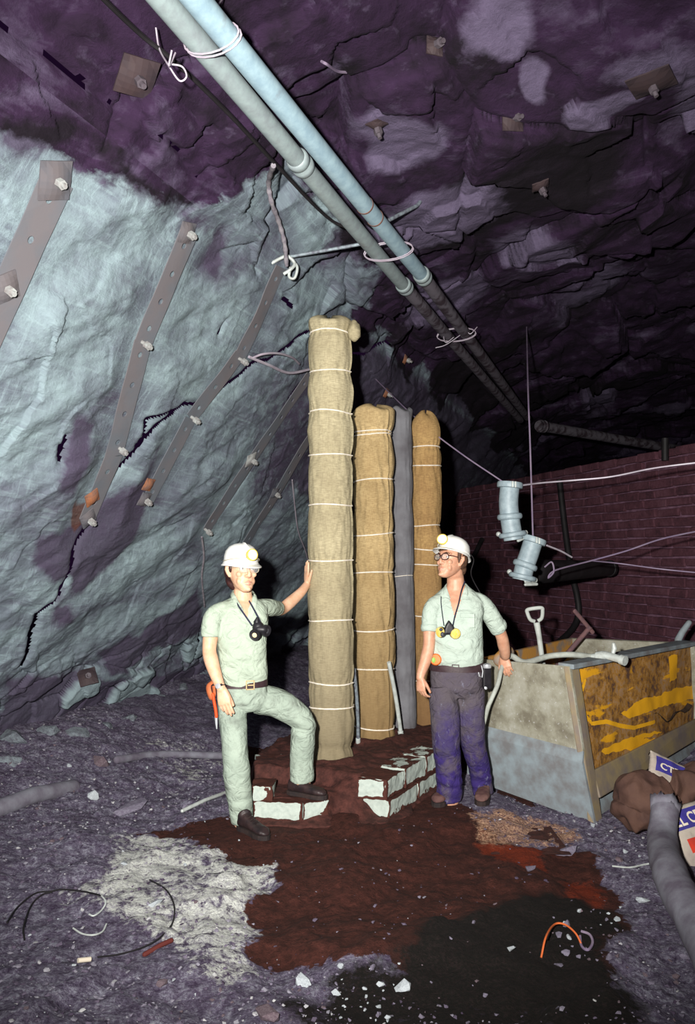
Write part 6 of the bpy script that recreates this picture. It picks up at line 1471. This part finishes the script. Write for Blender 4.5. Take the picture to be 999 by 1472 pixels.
def put_rock(x, y, size, mat='loose', label=None, group=None, sink=.25, k=None, sc=None, rz=None, z=None):
    me = ROCKS[mat][rr_.randrange(6) if k is None else k]
    o = bpy.data.objects.new('rock', me); COL.objects.link(o)
    o.scale = V(sc) * size if sc else V((1, rr_.uniform(.65, 1), rr_.uniform(.6, .95))) * size
    o.location = (x, y, (fz1(x, y) if z is None else z) + size * (.5 - sink) * (sc[2] if sc else .8)); o.rotation_euler = (rr_.uniform(-.4, .4), rr_.uniform(-.4, .4), rr_.uniform(0, 6.3) if rz is None else rz)
    return tag(o, label, 'rock', group)
def rock_at(px, py, wpx, mat, label, group=None, sc=None, k=None, rz=None, sink=.25):
    p = hit(px, py, (2,))[0]; return put_rock(p.x, p.y, wpx * p.y / F_PX / 2, mat, label, group, sink, k, sc, rz)
rock_at(435, 1414, 34, 'palerock', 'largest pale rock near the bottom edge, left of the pale squarish one', sc=(1, .8, .8))
rock_at(579, 1420, 28, 'palerock', 'pale squarish rock near the bottom edge, right of the pebble patch', sc=(1, .9, .9))
rock_at(808, 1228, 50, 'loose', 'grey slab rock with a notch at the right edge of the brown mud', sc=(1, .6, .55), sink=.3)
rock_at(763, 1249, 26, 'loose', 'small grey rock left of the grey slab at the mud edge', sc=(1, .7, .5))
rock_at(924, 1296, 24, 'palerock', 'grey rock lying just left of the fallen pipe', sc=(1, .7, .7))
rock_at(145, 1098, 34, 'brownrock', 'brown blocky rock lying by the half-buried pipe', sc=(1, .8, .75), sink=.1)
rock_at(187, 1165, 70, 'loose', 'broad flat grey slab left of the standing boot', sc=(1, .55, .28), sink=.2)
rock_at(134, 1148, 26, 'palerock', 'pale pointed rock just behind the flat slab', sc=(.7, .6, 1))
rock_at(386, 1460, 56, 'brownrock', 'big dark rock at the bottom edge below the mud', sc=(1, .7, .6))
rock_at(232, 1415, 22, 'brownrock', 'dark rock alone on the gravel near the bottom left', sc=(1, .7, .6))
rock_at(180, 1242, 20, 'palerock', 'pale stone at the upper left of the chalky patch', sc=(1, .7, .5))
rock_at(222, 1300, 26, 'palerock', 'pale stone lying in the middle of the chalky patch', sc=(1, .7, .4))
rock_at(735, 1366, 16, 'palerock', 'small white stone below the red-stained patch', sc=(1, .6, .5))
# fallen ledge blocks at the foot of the left wall
for i, (px, py, w) in enumerate([(20, 1062, 70), (62, 1050, 44), (105, 1052, 50), (14, 1090, 60), (150, 1040, 40), (180, 1030, 34), (230, 1000, 30), (262, 985, 26)]):
    p = hit(px, py, (0, 2))[0]; s = w * p.y / F_PX / 2
    put_rock(p.x + .02, p.y - .02, s, 'greyrock', 'angular grey block broken from the foot of the left wall', 'fallen blocks along the left wall', .4, None, (1, .85, .75), None, p.z - s * .3)
# stones that catch the light in the dark muck: foreground and right side
def region_rocks(n, px0, px1, py0, py1, w0, w1, mats, label, group):
    for _ in range(n):
        px, py = rr_.uniform(px0, px1), rr_.uniform(py0, py1); p = hit(px, py, (2,))[0]
        s = (w0 + (w1 - w0) * rr_.random() ** 2.5) * p.y / F_PX / 2; put_rock(p.x, p.y, s, rr_.choice(mats), label, group, rr_.uniform(.1, .35))
region_rocks(30, 480, 575, 1385, 1470, 5, 18, ('palerock', 'palerock', 'loose'), 'small pale stone in the cluster at the bottom middle', 'stone cluster at the bottom middle')
region_rocks(29, 800, 900, 1290, 1400, 4, 18, ('loose', 'palerock', 'loose'), 'small grey stone in the scatter right of the red-stained patch', 'stone scatter right of the red patch')
region_rocks(32, 570, 990, 1300, 1468, 3, 11, ('loose', 'brownrock', 'brownrock'), 'small stone in the black muck at the lower right', 'stones in the black muck')
region_rocks(26, 880, 985, 1330, 1468, 4, 16, ('loose', 'brownrock'), 'purple-grey stone in the bottom right corner', 'stones in the bottom right corner')
region_rocks(29, 300, 480, 1400, 1468, 3, 12, ('loose', 'brownrock'), 'small dark stone at the bottom edge left of the pale cluster', 'stones at the bottom edge')
region_rocks(40, 10, 400, 1180, 1465, 3, 11, ('loose', 'brownrock', 'palerock'), 'small stone on the chalky gravel at the lower left', 'stones on the lower left gravel')
region_rocks(46, 10, 330, 1070, 1190, 3, 10, ('loose', 'palerock', 'brownrock'), 'small stone on the grey rubble below the left wall', 'stones on the rubble below the wall')
region_rocks(20, 850, 940, 1180, 1260, 3, 14, ('loose', 'palerock', 'brownrock'), 'small stone between the bin and the fallen pipe', 'stones between bin and fallen pipe')
region_rocks(9, 455, 640, 1185, 1300, 3, 9, ('brownrock', 'loose'), 'small stone in the brown mud before the pad', 'stones in the brown mud')
# fine gravel, past counting
def gravel():
    tv, tf = [], []
    for k in range(5):
        me = hull_rock(100 + k, .7, 8); tv.append(coords(me).copy()); bm = bmesh.new(); bm.from_mesh(me); bmesh.ops.triangulate(bm, faces=bm.faces[:]); tf.append(np.array([[v.index for v in f.verts] for f in bm.faces])); bm.free()
    n = 26000; g = np.random.default_rng(5); x = g.uniform(-3.3, 2.6, n); y = 2.6 + 4.6 * g.random(n) ** 1.1
    m1, m2 = masks_floor(x, y); dens = 1.0 - 0.92 * np.clip(m1[:, 0], 0, 1) - 0.55 * m2[:, 2]
    dens *= 0.45 + 0.55 * sstep(-.3, .4, fbm(p3(x, y) * 1.4, 3, 500)); nw = NH.x * x + NH.y * y
    keep = (g.random(n) < dens) & (nw > -4.7) & (sdf_poly(x, y, MAINP) < -.02) & (sdf_poly(x, y, STEPP) < -.02)
    for fx, fy, fr in FEET: keep &= np.hypot(x - fx, y - fy) > .14
    x, y = x[keep], y[keep]; z = fz(x, y); n = len(x); s = 0.004 + 0.014 * g.random(n) ** 3
    Vs, Fs, off = [], [], 0
    for i in range(n):
        k = i % 5; a = g.random() * 6.28; c, sn = math.cos(a), math.sin(a); q = tv[k] * s[i]
        Vs.append(np.stack([x[i] + c * q[:, 0] - sn * q[:, 1], y[i] + sn * q[:, 0] + c * q[:, 1], z[i] + q[:, 2] * .8 + s[i] * .2], axis=1)); Fs.append(tf[k] + off); off += len(q)
    Vv = np.concatenate(Vs); Ff = np.concatenate(Fs); me = bpy.data.meshes.new('gravel'); me.vertices.add(len(Vv)); me.vertices.foreach_set('co', Vv.astype(np.float32).ravel())
    me.loops.add(Ff.size); me.loops.foreach_set('vertex_index', Ff.astype(np.int32).ravel()); me.polygons.add(len(Ff)); me.polygons.foreach_set('loop_start', (np.arange(len(Ff)) * 3).astype(np.int32)); me.update(calc_edges=True)
    t = NT('gravel_mix', .9); r = t.n('ShaderNodeNewGeometry').outputs['Random Per Island']
    t.color(t.ramp(r, [(0.0, (.045, .03, .055)), (.5, (.11, .09, .13)), (.88, (.22, .21, .25)), (1.0, (.42, .42, .42))]))
    o = link('gravel', me, t.m, smooth=False); tag(o, 'loose fine gravel strewn over the floor away from the mud', 'gravel', None, 'stuff')
gravel()
# half-buried pipe, sticks, wires
a, b = hit(-20, 1170, (2,))[0], hit(104, 1126, (2,))[0]
mb = MB(); mb.tube([a + V((0, 0, .005)), a.lerp(b, .5) + V((0, 0, .012)), b + V((0, 0, -.03))], .055, 16, rnd=True); tag(mb.build('floor_pipe', M['dustypipe']), 'dusty pipe half buried in rubble at the left edge of the photo', 'pipe')
a, b = hit(168, 1096, (2,))[0], hit(325, 1090, (2,))[0]
mb = MB(); mb.tube(catmull([a + V((0, 0, .02)), hit(230, 1088, (2,))[0] + V((0, 0, .02)), b + V((0, 0, .02))], 6), .03, 12, rnd=True); tag(mb.build('floor_pipe', M['dustypipe']), 'thinner dusty pipe running from the brown rock behind the standing leg', 'pipe')
def ground_path(l, dz=.012): return [hit(x, y, (2,))[0] + V((0, 0, dz if not isinstance(dz, list) else dz[i])) for i, (x, y) in enumerate(l)]
a, b = ground_path([(262, 1170), (325, 1143)], .02)
mb = MB(); mb.tube([a, a.lerp(b, .5) + V((0, 0, .008)), b], .013, 8, rnd=True); tag(mb.build('stick', M['zinc']), 'pale stick lying beside the standing leg', 'stick')
wire('floor_wire', ground_path([(10, 1330), (25, 1308), (50, 1288), (72, 1285), (90, 1282), (120, 1285), (146, 1291)]), .0045, 'black', 'black wire curving over the gravel at the far lower left', 'wire')
wire('floor_wire', ground_path([(35, 1355), (34, 1335), (45, 1305), (60, 1290), (75, 1286)]), .0045, 'black', 'short black wire crossing behind the pale loop at the lower left', 'wire')
wire('floor_wire', ground_path([(145, 1290), (152, 1300), (146, 1312), (135, 1320), (128, 1318)]), .004, 'zinc', 'small pale wire hook on the lower left gravel', 'wire')
wire('floor_wire', ground_path([(105, 1338), (118, 1346), (134, 1348), (147, 1343), (153, 1332)]), .004, 'zinc', 'pale curved wire below the small hook at the lower left', 'wire')
wire('floor_wire', ground_path([(215, 1268), (238, 1282), (250, 1305), (248, 1330), (232, 1350), (205, 1366), (170, 1376), (140, 1380)]), .004, 'black', 'long dark wire arc lying on the chalky patch', 'wire')
wire('floor_wire', ground_path([(778, 1380), (785, 1360), (797, 1348), (812, 1348), (828, 1355), (838, 1366)], [.01, .04, .06, .06, .04, .01]), .0045, 'orangewire', 'orange wire hoop standing in the dark muck', 'wire')
wire('floor_wire', ground_path([(836, 1345), (848, 1350), (852, 1362), (845, 1372), (836, 1366), (834, 1352)], .02), .006, 'dimwire', 'small dull wire loop right of the orange hoop', 'wire')
wire('floor_wire', ground_path([(880, 1250), (905, 1252), (925, 1248), (942, 1245)], .02), .005, 'zinc', 'straight pale wire pointing at the fallen pipe', 'wire')
a, b = ground_path([(208, 1374), (246, 1354)], .006); mb = MB(); mb.tube([a, a.lerp(b, .6) + V((0, 0, .004)), b], .011, 8, rnd=True); tag(mb.build('stick', M['redstick']), 'dark red stick lying across the wire arc', 'stick')
a, b = ground_path([(112, 1386), (130, 1384)], .015); mb = MB(); mb.tube([a, b], .010, 10); tag(mb.build('paper_tube', M['letter']), 'tiny cream paper tube on the gravel near the bottom left', 'tube')
